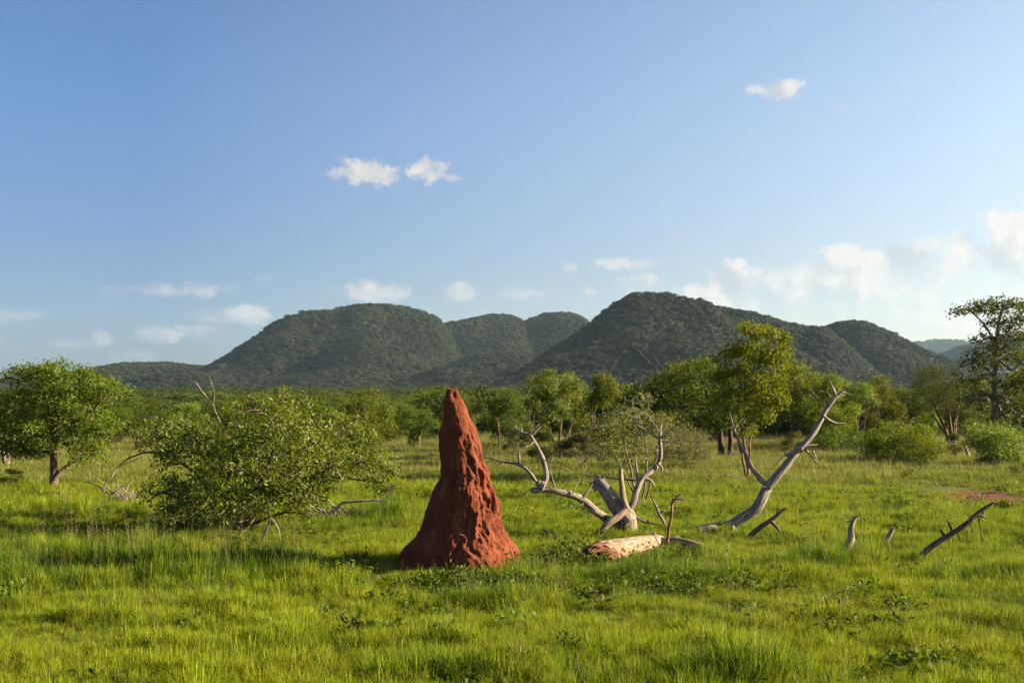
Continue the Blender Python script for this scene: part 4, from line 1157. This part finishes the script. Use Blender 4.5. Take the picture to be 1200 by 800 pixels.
    hero_tree("multi_stem_tree", G(873, 562), z2(*A5, [(790, 55, 32, 24, .8), (870, 75, 44, 31), (940, 105, 33, 32), (700, 165, 41, 26), (780, 150, 60, 39), (880, 180, 68, 46), (945, 220, 36, 46), (660, 275, 40, 39), (740, 250, 52, 40), (840, 290, 76, 46), (925, 310, 40, 35), (700, 350, 56, 32), (800, 370, 68, 40), (890, 390, 60, 40),
              (640, 400, 40, 31, .6), (800, 460, 36, 28), (785, 535, 28, 26, .8), (860, 470, 38, 28), (660, 200, 24, 19, .5), (960, 160, 24, 27)]),
              [z2s(*A5, [(790, 750, 7.20), (782, 680, 7.20), (765, 590, 6.40), (742, 440, 4.00), (748, 330, 3.50), (735, 230, 2.50), (700, 170, 2.00), (645, 140, 1.00)]), z2s(*A5, [(775, 750, 6.40), (755, 640, 5.60), (725, 540, 4.80), (700, 440, 2.50), (660, 350, 1.50)]), z2s(*A5, [(785, 750, 6.40), (795, 640, 5.60), (800, 540, 4.80), (830, 380, 2.50), (870, 200, 2.00), (900, 100, 1.00)]),
               z2s(*A5, [(748, 340, 2.50), (790, 260, 2.00), (860, 220, 1.50)]), z2s(*A5, [(742, 300, 2.00), (770, 170, 1.50), (785, 60, 0.75)])],
              "tall bright yellow green tree with several reddish stems, right behind the curved dead branch", "tree", "leaf_sun", "bark_red", 900, 12, .108, .095, 5, gap=.0, gapscale=1.5, thick=.6, shell=.25, depth_sq=.75, layers=3)
    hero_tree("twin_trunk_tree", G(851, 536), [(815, 470, 22, 18), (838, 455, 20, 20), (800, 448, 20, 18), (825, 430, 20, 14), (790, 470, 18, 14), (845, 480, 20, 12), (812, 492, 16, 8, .6), (860, 465, 18, 16), (780, 440, 14, 12), (850, 440, 16, 12), (842, 492, 20, 10), (866, 488, 16, 10)],
              [[(846, 540, 4.2), (846, 520, 3.4), (843, 497, 2.6), (832, 470, 1.6), (825, 445, .8)], [(854, 540, 4), (856, 515, 3.0), (855, 490, 2.4), (860, 460, 1.2)], [(844, 502, 2.4), (828, 478, 1.6), (800, 455, .8)]],
              "dark leafed tree with two thick dark trunks, before the red earth bank", "tree", "leaf_dark", "bark_dark", 900, 13, .13, .14, 6, layers=3, gap=.25)
    hero_tree("broadleaf_tree", G(795, 528), [(782, 462, 18, 16), (770, 485, 18, 14), (795, 430, 15, 12), (812, 445, 18, 14), (780, 445, 14, 12), (800, 465, 22, 15), (775, 470, 14, 12), (820, 425, 10, 8, .7), (790, 490, 20, 12), (765, 455, 10, 10)],
              [[(796, 530, 3), (796, 500, 2.5), (797, 460, 2), (796, 430, 1)], [(796, 500, 2), (780, 460, 1.5), (775, 445, 1)]], "bright green tree rising behind the grey green one, beside the bare grey branch", "tree", "leaf_bright", "bark", 750, 13, .14, .14, 7, gap=.25)
    hero_tree("sparse_tree", G(752, 586), [(735, 478, 22, 12), (715, 492, 18, 14), (755, 488, 22, 14), (770, 500, 16, 12), (740, 505, 24, 14), (705, 512, 14, 12, .7), (725, 525, 20, 12, .7), (758, 522, 20, 12, .6), (778, 488, 16, 10), (745, 465, 14, 8), (690, 500, 10, 10, .6), (785, 515, 12, 10, .6)],
              [[(746, 592, 1.36), (742, 560, 1.24), (735, 530, 1.12), (726, 500, 0.74), (718, 480, 0.43)], [(752, 592, 1.36), (756, 560, 1.24), (758, 530, 0.99), (752, 500, 0.74), (740, 470, 0.37)], [(756, 592, 1.24), (762, 565, 1.05), (768, 535, 0.87), (775, 505, 0.50)], [(748, 590, 1.12), (730, 550, 0.93), (712, 520, 0.62)]],
              "sparse grey green tree with thin stems, behind the broken dead tree", "tree", "leaf_pale", "bark_grey", 330, 9, .075, .09, 8, gap=.05, layers=2, depth_sq=.6, gapscale=2.2)
    hero_tree("pale_bush", G(806, 550), [(800, 505, 18, 10), (818, 515, 14, 12), (790, 520, 16, 12), (806, 530, 22, 12), (825, 530, 10, 10), (775, 530, 12, 10)], [[(806, 552, 1.5), (800, 530, 1.2), (795, 510, .6)], [(808, 552, 1.5), (816, 528, 1), (820, 512, .5)]],
              "pale olive bush left of the twin trunks", "bush", "leaf_pale", "bark_grey", 620, 9, .065, .11, 9, gap=.1)
    hero_tree("broadleaf_tree", G(935, 515), [(928, 432, 18, 10), (945, 445, 20, 14), (915, 450, 14, 14), (960, 455, 12, 14), (930, 465, 24, 12), (950, 475, 16, 10), (915, 478, 14, 10), (940, 490, 14, 8, .6), (905, 470, 8, 8)],
              [[(936, 518, 3.2), (935, 500, 2.8), (933, 480, 2.2), (930, 450, 1.2)], [(935, 498, 2), (948, 475, 1.5), (955, 455, .8)]], "dense tree with one short dark trunk, right of the tall bright green tree", "tree", "leaf_bright", "bark", 800, 13, .16, .16, 10, gap=.25)
    A6 = (4.0, 940, 400)
    hero_tree("vase_shaped_tree", G(1114, 524), z2(*A6, [(600, 150, 55, 45), (555, 215, 55, 45), (680, 195, 75, 50), (640, 255, 85, 45), (740, 255, 60, 42), (770, 300, 45, 26, .7), (610, 300, 60, 28, .6), (700, 320, 60, 26, .5), (545, 150, 25, 30, .6), (650, 140, 40, 30, .6)]),
              [z2s(*A6, [(690, 485, 9), (672, 420, 8), (640, 340, 6), (590, 260, 4), (555, 210, 2)]), z2s(*A6, [(700, 485, 9), (700, 400, 7), (690, 300, 5), (670, 200, 3)]), z2s(*A6, [(712, 485, 9), (725, 400, 7), (740, 330, 5), (760, 270, 3)]), z2s(*A6, [(695, 470, 6), (650, 390, 5), (600, 320, 3)]), z2s(*A6, [(708, 470, 6), (715, 330, 4), (730, 230, 2)])],
              "dark vase shaped tree with stems fanning out from one foot, left of the tall tree", "tree", "leaf_dark", "bark", 1100, 11, .08, .13, 11, gap=.2, thick=.6)
    A3 = (2.5, 780, 360)
    hero_tree("tall_tree", G(1166, 528), z2(*A3, [(880, 8, 34, 14), (930, -8, 42, 16), (985, -5, 48, 20), (1040, 0, 48, 22), (960, 40, 34, 18), (935, 85, 22, 14), (1030, 45, 45, 26), (1005, 85, 50, 24), (1060, 80, 40, 30), (950, 120, 45, 22), (905, 155, 40, 28), (1000, 150, 44, 30), (1045, 140, 40, 34), (925, 200, 50, 34), (1010, 210, 44, 34), (1055, 220, 30, 34),
              (900, 255, 40, 30), (960, 260, 30, 24, .6), (1030, 280, 50, 34), (1085, 30, 40, 30), (1085, 180, 40, 50), (990, 315, 60, 24, .6)]),
              [z2s(*A3, [(966, 425, 10), (965, 345, 9), (962, 260, 8), (963, 180, 7.5), (968, 90, 6), (974, 30, 4), (985, -15, 2)]), z2s(*A3, [(966, 110, 4), (940, 60, 3), (900, 20, 2), (870, 2, 1)]), z2s(*A3, [(968, 120, 4), (1010, 70, 3), (1050, 20, 2)]), z2s(*A3, [(963, 200, 4), (920, 165, 3), (895, 145, 1.5)]), z2s(*A3, [(963, 280, 4), (1010, 230, 3), (1050, 200, 2)])],
              "tall open crowned tree with straight grey trunk at the right edge, above the hills", "tree", "leaf_fresh", "bark_grey", 850, 11, .15, .15, 12, gap=.2, thick=.7, shell=.3, depth_sq=.8)
    hero_tree("round_bush", G(1058, 541), [(1050, 505, 24, 10), (1072, 510, 22, 12), (1030, 515, 20, 12), (1060, 522, 32, 14), (1090, 522, 14, 12), (1025, 530, 16, 10), (1045, 533, 26, 10), (1078, 533, 22, 9), (1058, 497, 12, 5)], [[(1058, 543, 2), (1052, 525, 1.5), (1045, 508, .8)], [(1060, 543, 2), (1068, 522, 1.5), (1074, 508, .8)]],
              "low rounded green bush on the right, in front of the vase shaped tree", "bush", "leaf_bright", "bark", 1000, 12, .095, .12, 13, gap=.25)
    hero_tree("round_bush", G(1170, 546), [(1160, 505, 16, 10), (1178, 508, 18, 12), (1150, 515, 12, 10), (1165, 520, 24, 12), (1185, 525, 16, 12), (1172, 535, 20, 10), (1195, 515, 14, 14), (1140, 500, 10, 8, .6), (1160, 538, 10, 8)], [[(1170, 550, 2), (1164, 525, 1.4), (1158, 508, .7)], [(1172, 550, 2), (1182, 525, 1.4), (1186, 510, .7)]],
              "dark glossy bush at the right edge, under the tall tree", "bush", "leaf_olive", "bark", 1100, 11, .08, .11, 14, gap=.25)
    hero_tree("round_bush", G(990, 530), [(975, 508, 16, 9), (1000, 512, 18, 9), (985, 520, 24, 9), (1012, 522, 12, 8), (962, 518, 12, 8)], [[(988, 532, 1.5), (980, 518, 1), (975, 508, .5)], [(990, 532, 1.5), (1000, 515, 1), (1003, 508, .5)]],
              "dark low bush left of the low rounded green one, on the right side", "bush", "leaf_dark", "bark", 700, 10, .09, .13, 15, gap=.25)
    # bare dead branches above the crowns
    b = G(788, 526); m = MB(); dd = b[1]
    for L in ([(430, 640, 7), (420, 480, 8), (400, 360, 9), (372, 290, 9), (350, 245, 8), (310, 210, 8), (280, 175, 7), (250, 150, 6), (240, 110, 4), (225, 92, 2)], [(355, 250, 3), (320, 200, 3), (318, 150, 2)], [(400, 250, 4), (375, 225, 5), (345, 195, 4), (342, 170, 2)], [(405, 330, 3), (402, 270, 4), (400, 240, 2)], [(255, 150, 4), (280, 130, 3), (270, 100, 2), (285, 80, 1)],
              [(250, 145, 3), (235, 130, 2), (222, 120, 1)], [(310, 205, 2), (330, 165, 1.4), (360, 140, .8)], [(270, 115, 2), (262, 70, 1)], [(345, 200, 2), (370, 150, 1)]):
        limb(m, *A5, [(q[0], q[1], q[2] * .45) for q in L], dd, seed=int(L[0][0]) + 2, base=b, sides=7, wob=.10)
    o = m.build("bare_tree", M["dead_dark"]); o.location = b; tag(o, "bare grey dead tree whose crooked top shows above the green crowns, against the right hill", "dead tree")

    # ---- repeats: one tree of each kind with its parts, then copies
    protos = {}
    for kind, mm, bm, seeds in (("round", "leaf_bright", "bark", (21, 22)), ("round", "leaf_dark", "bark", (23, 24)), ("round", "leaf_olive", "bark_grey", (25,)), ("vase", "leaf_olive", "bark", (26, 27)), ("tall", "leaf_bright", "bark", (28,)), ("shrub", "leaf_pale", "bark_grey", (29,)), ("shrub", "leaf_dark", "bark", (30,)), ("shrub", "leaf_bright", "bark", (31,))):
        for s in seeds:
            c, t = generic_tree_parts(kind, s)
            key = kind + mm
            protos.setdefault(key, []).append((c.mesh("crown", M[mm], False), t.mesh("trunk", M[bm])))
    used = {}

    def place(key, px, py, top, label, width=None, name=None, cat=None):
        b = G(px, py); d = b[1]
        h = (EYE + (HOR - top + 8) / FPX * d) - b[2]
        lst = protos[key]; i = used.get(key, 0); used[key] = i + 1
        cm, tm = lst[i % len(lst)]
        kind = "shrub" if key.startswith("shrub") else "tree"
        r = thing(name or ("savanna_shrub" if kind == "shrub" else "savanna_tree"), b, label, cat or kind, "trees and shrubs standing behind the clearing")
        s = h / 4.0 / 0.98
        w = s if width is None else (width / FPX * d) / (4.0 * (1.05 if kind == "tree" else 1.45))
        r.scale = (w, w, s); r.rotation_euler = (0, 0, (i * 2.4 + px * 0.07) % 6.28)
        for nm, me in (("trunk", tm), ("crown", cm)):
            o = bpy.data.objects.new(nm, me); COL.objects.link(o); o.parent = r
    for a in [
        ("roundleaf_bright", 432, 540, 459, "yellow green tree right behind the big bush's right shoulder", 72),
        ("roundleaf_dark", 490, 528, 476, "small dark tree with a thin straight trunk, left of the mound in the far grass", 52),
        ("roundleaf_dark", 586, 531, 459, "dark round tree just right of the mound", 66),
        ("vaseleaf_olive", 655, 541, 446, "olive tree above the left arm of the broken dead tree", 80),
        ("roundleaf_bright", 702, 545, 445, "bright green tree behind the grey green sparse tree, left side", 66),
        ("tallleaf_bright", 668, 526, 447, "slim bright green tree peeping above the olive one, right of the mound", 40),
        ("roundleaf_olive", 622, 524, 468, "small olive tree between the dark round tree and the olive tree", 50),
        ("roundleaf_dark", 455, 520, 470, "dark tree between the big bush and the mound, behind the small straight trunked tree", 55),
        ("roundleaf_bright", 400, 527, 470, "green tree mostly hidden by the top of the big bush", 60),
        ("roundleaf_olive", 540, 516, 466, "olive tree whose crown shows on both sides of the mound's upper part", 60),
        ("shrubleaf_pale", 118, 540, 500, "low pale shrub right of the round crowned tree on the left", 70),
        ("shrubleaf_dark", 160, 530, 494, "dark shrub between the round crowned tree and the big bush", 70),
        ("roundleaf_dark", 140, 520, 482, "dark tree behind the dark shrub on the left", 60),
        ("roundleaf_olive", 215, 522, 478, "olive tree behind the left end of the big bush", 60),
        ("vaseleaf_olive", 305, 520, 470, "spreading olive tree hidden behind the middle of the big bush", 70),
        ("shrubleaf_dark", 45, 537, 505, "dark shrub behind the trunk of the round crowned tree", 60),
        ("roundleaf_bright", 975, 520, 446, "green tree behind the top of the curved dead branch", 62),
        ("vaseleaf_olive", 1005, 517, 455, "olive tree with thin fanned stems, between the curved branch's tip and the vase shaped tree", 62),
        ("roundleaf_bright", 1030, 516, 444, "bright green tree above the low rounded bush", 60),
        ("roundleaf_dark", 1065, 514, 452, "dark tree behind the left side of the vase shaped tree", 58),
        ("roundleaf_olive", 1140, 513, 446, "olive tree between the vase shaped tree and the tall tree", 56),
        ("vaseleaf_olive", 1205, 522, 440, "spreading olive tree cut off by the right edge, behind the tall tree", 90),
        ("roundleaf_dark", 1190, 512, 452, "dark tree at the right edge, low behind the tall tree's trunk", 60),
        ("roundleaf_dark", 905, 512, 450, "dark tree in the gap between the bright multi stemmed tree and the short trunked one", 50),
        ("shrubleaf_bright", 930, 533, 512, "small bright shrub under the short trunked tree", 46),
        ("shrubleaf_dark", 1120, 538, 514, "dark shrub at the foot of the vase shaped tree", 40),
        ("shrubleaf_pale", 680, 553, 514, "low pale shrub in the grass under the bright trees behind the broken tree", 70),
        ("shrubleaf_dark", 640, 546, 512, "low dark shrub in the grass above the mound's right side", 60),
        ("shrubleaf_pale", 606, 538, 508, "pale shrub at the foot of the dark round tree", 40),
        ("roundleaf_dark", 745, 528, 452, "dark tree filling the gap behind the sparse grey green tree", 62),
        ("shrubleaf_dark", 450, 598, 575, "low dark shrub in the tall grass between the big bush and the mound", 52),
        ("shrubleaf_dark", 18, 572, 556, "small dark shrub at the left edge in front of the trees", 40),
        ("shrubleaf_bright", 1195, 560, 540, "small bright shrub at the right edge below the dark glossy bush", 30),
        ("roundleaf_bright", -70, 560, 430, "bright green tree just beyond the left edge", 110),
        ("vaseleaf_olive", 1275, 545, 430, "spreading tree just beyond the right edge", 110),
    ]:
        if a[1] < -20 or a[1] > 1230:
            continue
        place(*a)


# ------------------------------------------------------------------ sky, light, air, camera
def build_world():
    w = bpy.data.worlds.new("World"); SC.world = w; w.use_nodes = True
    nt = w.node_tree; nt.nodes.clear(); N = NT(nt)
    tc = N.n("ShaderNodeTexCoord")
    sky = N.n("ShaderNodeTexSky", sky_type="NISHITA", sun_disc=False)
    sky.sun_elevation = R(SUN_EL); sky.sun_rotation = R(90 - SUN_BACK)
    sky.altitude = 900; sky.air_density = 1.0; sky.dust_density = 1.0; sky.ozone_density = 1.6
    sep = N.n("ShaderNodeSeparateXYZ", ins={0: tc.outputs["Generated"]})
    yy = N.math("MAXIMUM", sep.outputs[1], 0.02)
    u = N.math("DIVIDE", sep.outputs[0], yy); v = N.math("DIVIDE", sep.outputs[2], yy)
    uv = N.n("ShaderNodeCombineXYZ", ins={0: u, 1: v}).outputs[0]
    # the clouds' ragged outline
    wn = N.n("ShaderNodeTexNoise", ins={"Vector": uv, "Scale": 26.0, "Detail": 7.0, "Roughness": 0.62})
    wf = N.n("ShaderNodeTexNoise", ins={"Vector": uv, "Scale": 80.0, "Detail": 6.0, "Roughness": 0.66})
    nz = N.math("ADD", N.math("MULTIPLY", N.math("SUBTRACT", wn.outputs[0], 0.5), 2.0), N.math("MULTIPLY", N.math("SUBTRACT", wf.outputs[0], 0.5), 1.9))
    CL = [  # x, y, half width, half height, opacity, softness
        (424, 202, 29, 13, .95, .6), (446, 208, 19, 11, .9, .5), (398, 203, 18, 7, .5, .8), (506, 200, 20, 12, .95, .55), (531, 207, 15, 4.5, .6, .7),
        (910, 107, 24, 9, .9, .7), (928, 101, 13, 7, .8, .7), (988, 127, 8, 5, .35, .9),
        (205, 341, 62, 8, 0.40, 0.99), (225, 340, 30, 8, 0.40, 0.88), (285, 369, 24, 10, 0.64, 0.66), (255, 372, 28, 6, 0.24, 0.99), (435, 343, 40, 10, 0.60, 0.77), (425, 339, 18, 9, 0.48, 0.66),
        (540, 342, 17, 8, 0.60, 0.66), (612, 344, 30, 7, 0.44, 0.88), (183, 392, 22, 8, 0.52, 0.77), (232, 388, 22, 6, 0.36, 0.88), (120, 397, 16, 7, 0.36, 0.88), (85, 403, 22, 5, 0.24, 0.99), (30, 369, 36, 5, 0.28, 0.99), (160, 416, 24, 6, 0.28, 0.99), (308, 325, 9, 5, 0.24, 0.88),
        (735, 309, 34, 7, .6, .8), (670, 312, 11, 5, .55, .7), (745, 331, 22, 10, .7, .7), (690, 342, 8, 4, .4, .8), (790, 275, 10, 4, .2, .9),
        (848, 328, 22, 17, 0.98, 0.30), (836, 346, 34, 15, 0.72, 0.56), (870, 352, 34, 16, 0.54, 0.72), (820, 342, 16, 9, 0.72, 0.36),
        (1000, 298, 36, 11, 0.83, 0.36), (955, 322, 60, 16, 0.62, 0.64), (1010, 322, 64, 24, 0.67, 0.64), (1048, 300, 24, 14, 0.89, 0.36), (1085, 318, 40, 14, 0.54, 0.64), (930, 335, 60, 18, 0.22, 1.00),
        (1140, 300, 40, 20, 0.72, 0.56), (1130, 288, 14, 12, 0.83, 0.36), (1190, 268, 26, 20, 0.98, 0.36), (1190, 305, 50, 26, 0.62, 0.72), (1230, 290, 50, 40, 0.72, 0.64), (1060, 345, 160, 24, 0.22, 1.10), (980, 366, 150, 18, 0.19, 1.10), (1160, 350, 110, 30, 0.25, 1.10), (1110, 370, 120, 20, 0.19, 1.00),
        # the same weather beyond the frame
        (1330, 310, 90, 40, .8, .8), (1480, 280, 110, 50, .8, .8), (1700, 300, 160, 60, .8, .9), (-120, 370, 80, 12, .5, .9), (-260, 330, 60, 16, .6, .8), (-420, 360, 120, 20, .5, .9), (1350, 120, 50, 18, .6, .8), (-200, 150, 60, 20, .7, .7)]
    tot = None
    for (px, py, a, b, op, so) in CL:
        mp = N.n("ShaderNodeMapping", vector_type="TEXTURE", ins={"Vector": uv, "Location": ((px - CX) / FPX, (HOR - py) / FPX, 0), "Scale": (1.45 * a / FPX, 1.5 * b / FPX, 1)})
        L = N.n("ShaderNodeVectorMath", operation="LENGTH", ins={0: mp.outputs[0]}).outputs["Value"]
        e = N.math("ADD", N.math("SUBTRACT", 1.0, L), nz)
        k = N.n("ShaderNodeMapRange", interpolation_type="SMOOTHSTEP", ins={"Value": e, "From Min": 0.0, "From Max": 0.12 + 0.75 * so, "To Min": 0.0, "To Max": op}).outputs[0]
        tot = k if tot is None else N.math("SUBTRACT", 1.0, N.math("MULTIPLY", N.math("SUBTRACT", 1.0, tot), N.math("SUBTRACT", 1.0, k)))
    tot = N.math("MULTIPLY", tot, N.ramp(sep.outputs[1], 0.02, 0.15))
    # sunlit side against shaded side of the billows: compare with the noise a little towards the sun
    off = N.n("ShaderNodeVectorMath", operation="ADD", ins={0: uv, 1: (0.010, 0.008, 0)})
    ws = N.n("ShaderNodeTexNoise", ins={"Vector": off.outputs[0], "Scale": 26.0, "Detail": 4.0, "Roughness": 0.55})
    lit = N.math("MULTIPLY_ADD", N.math("SUBTRACT", wn.outputs[0], ws.outputs[0]), 4.5, 0.62, clamp=True)
    right = N.ramp(u, -0.4, 0.45, False)
    shade = N.mix(right, (1.8, 2.1, 2.5), (2.9, 3.05, 3.2))
    bright = N.mix(right, (3.3, 3.05, 2.9), (4.3, 4.05, 3.85))
    cc = N.mix(lit, shade, bright)
    # dusty afternoon air: the half of the sky towards the sun glows, the half away from it is deeper blue
    dt = N.n("ShaderNodeVectorMath", operation="DOT_PRODUCT", ins={0: tc.outputs["Generated"], 1: (math.cos(R(SUN_BACK)), math.sin(R(SUN_BACK)), 0)}).outputs["Value"]
    glow = N.ramp(dt, -0.20, 0.66, False)
    high = N.ramp(sep.outputs[2], 0.0, 0.26)
    tint = N.mix(glow, N.mix(high, (0.255, 0.285, 0.42), (0.365, 0.475, 0.665)), N.mix(high, (0.94, 0.765, 0.68), (1.48, 1.19, 0.99)))
    skyc = N.mix(1.0, sky.outputs[0], tint, "MULTIPLY")
    col = N.mix(tot, skyc, cc)
    bg = N.n("ShaderNodeBackground", ins={"Color": col, "Strength": SKY_STR})
    out = N.n("ShaderNodeOutputWorld"); N.link(bg.outputs[0], out.inputs[0])
    w.cycles.sampling_method = "MANUAL"; w.cycles.sample_map_resolution = 512


SKY_STR = 0.05
SUN_E = 5.0
HAZE = 0.000037


def build_light():
    L = bpy.data.lights.new("sun", "SUN"); L.energy = SUN_E; L.angle = R(0.5); L.color = (1.0, 0.82, 0.55)
    o = bpy.data.objects.new("sun", L); COL.objects.link(o)
    o.rotation_euler = Vector([-float(v) for v in SUN_DIR]).to_track_quat("-Z", "Y").to_euler()
    o.location = (60, 20, 60)


def build_haze():
    m, nt = mat("pale_air"); N = NT(nt)
    pv = N.n("ShaderNodeVolumePrincipled", ins={"Color": (0.50, 0.76, 1.0, 1), "Density": HAZE, "Anisotropy": 0.2})
    out = N.n("ShaderNodeOutputMaterial"); N.link(pv.outputs[0], out.inputs["Volume"])
    mb = MB()
    x0, x1, y0, y1, z0, z1 = -6200, 6200, -700, 6200, -6, 430
    V = [(x, y, z) for z in (z0, z1) for y in (y0, y1) for x in (x0, x1)]
    mb.add(V, [[0, 2, 3, 1], [4, 5, 7, 6], [0, 1, 5, 4], [2, 6, 7, 3], [0, 4, 6, 2], [1, 3, 7, 5]])
    o = mb.build("haze", m, smooth=False)
    tag(o, "thin blue afternoon haze over the plain", "haze", kind="stuff")


def build_camera():
    cam = bpy.data.cameras.new("camera"); cam.sensor_width = 36; cam.lens = 36 * FPX / 1200
    cam.shift_y = (HOR - 400) / 1200
    cam.clip_end = 30000; cam.clip_start = 0.1
    o = bpy.data.objects.new("camera", cam); COL.objects.link(o)
    o.location = (0, 0, EYE); o.rotation_euler = (R(90), 0, 0)
    SC.camera = o


build_world(); build_light(); build_camera()
build_woodland(); build_grass(); build_mound(); build_deadwood(); build_small(); build_trees()
if HAZE > 0: build_haze()
SC.view_settings.view_transform = "Standard"; SC.view_settings.look = "None"
SC.view_settings.gamma = 1; SC.view_settings.use_curve_mapping = False
SC.view_settings.exposure = 2.15
cy = SC.cycles
cy.max_bounces = 6; cy.diffuse_bounces = 3; cy.glossy_bounces = 2; cy.transmission_bounces = 3; cy.volume_bounces = 1; cy.transparent_max_bounces = 4
cy.use_denoising = True
cy.caustics_reflective = False; cy.caustics_refractive = False
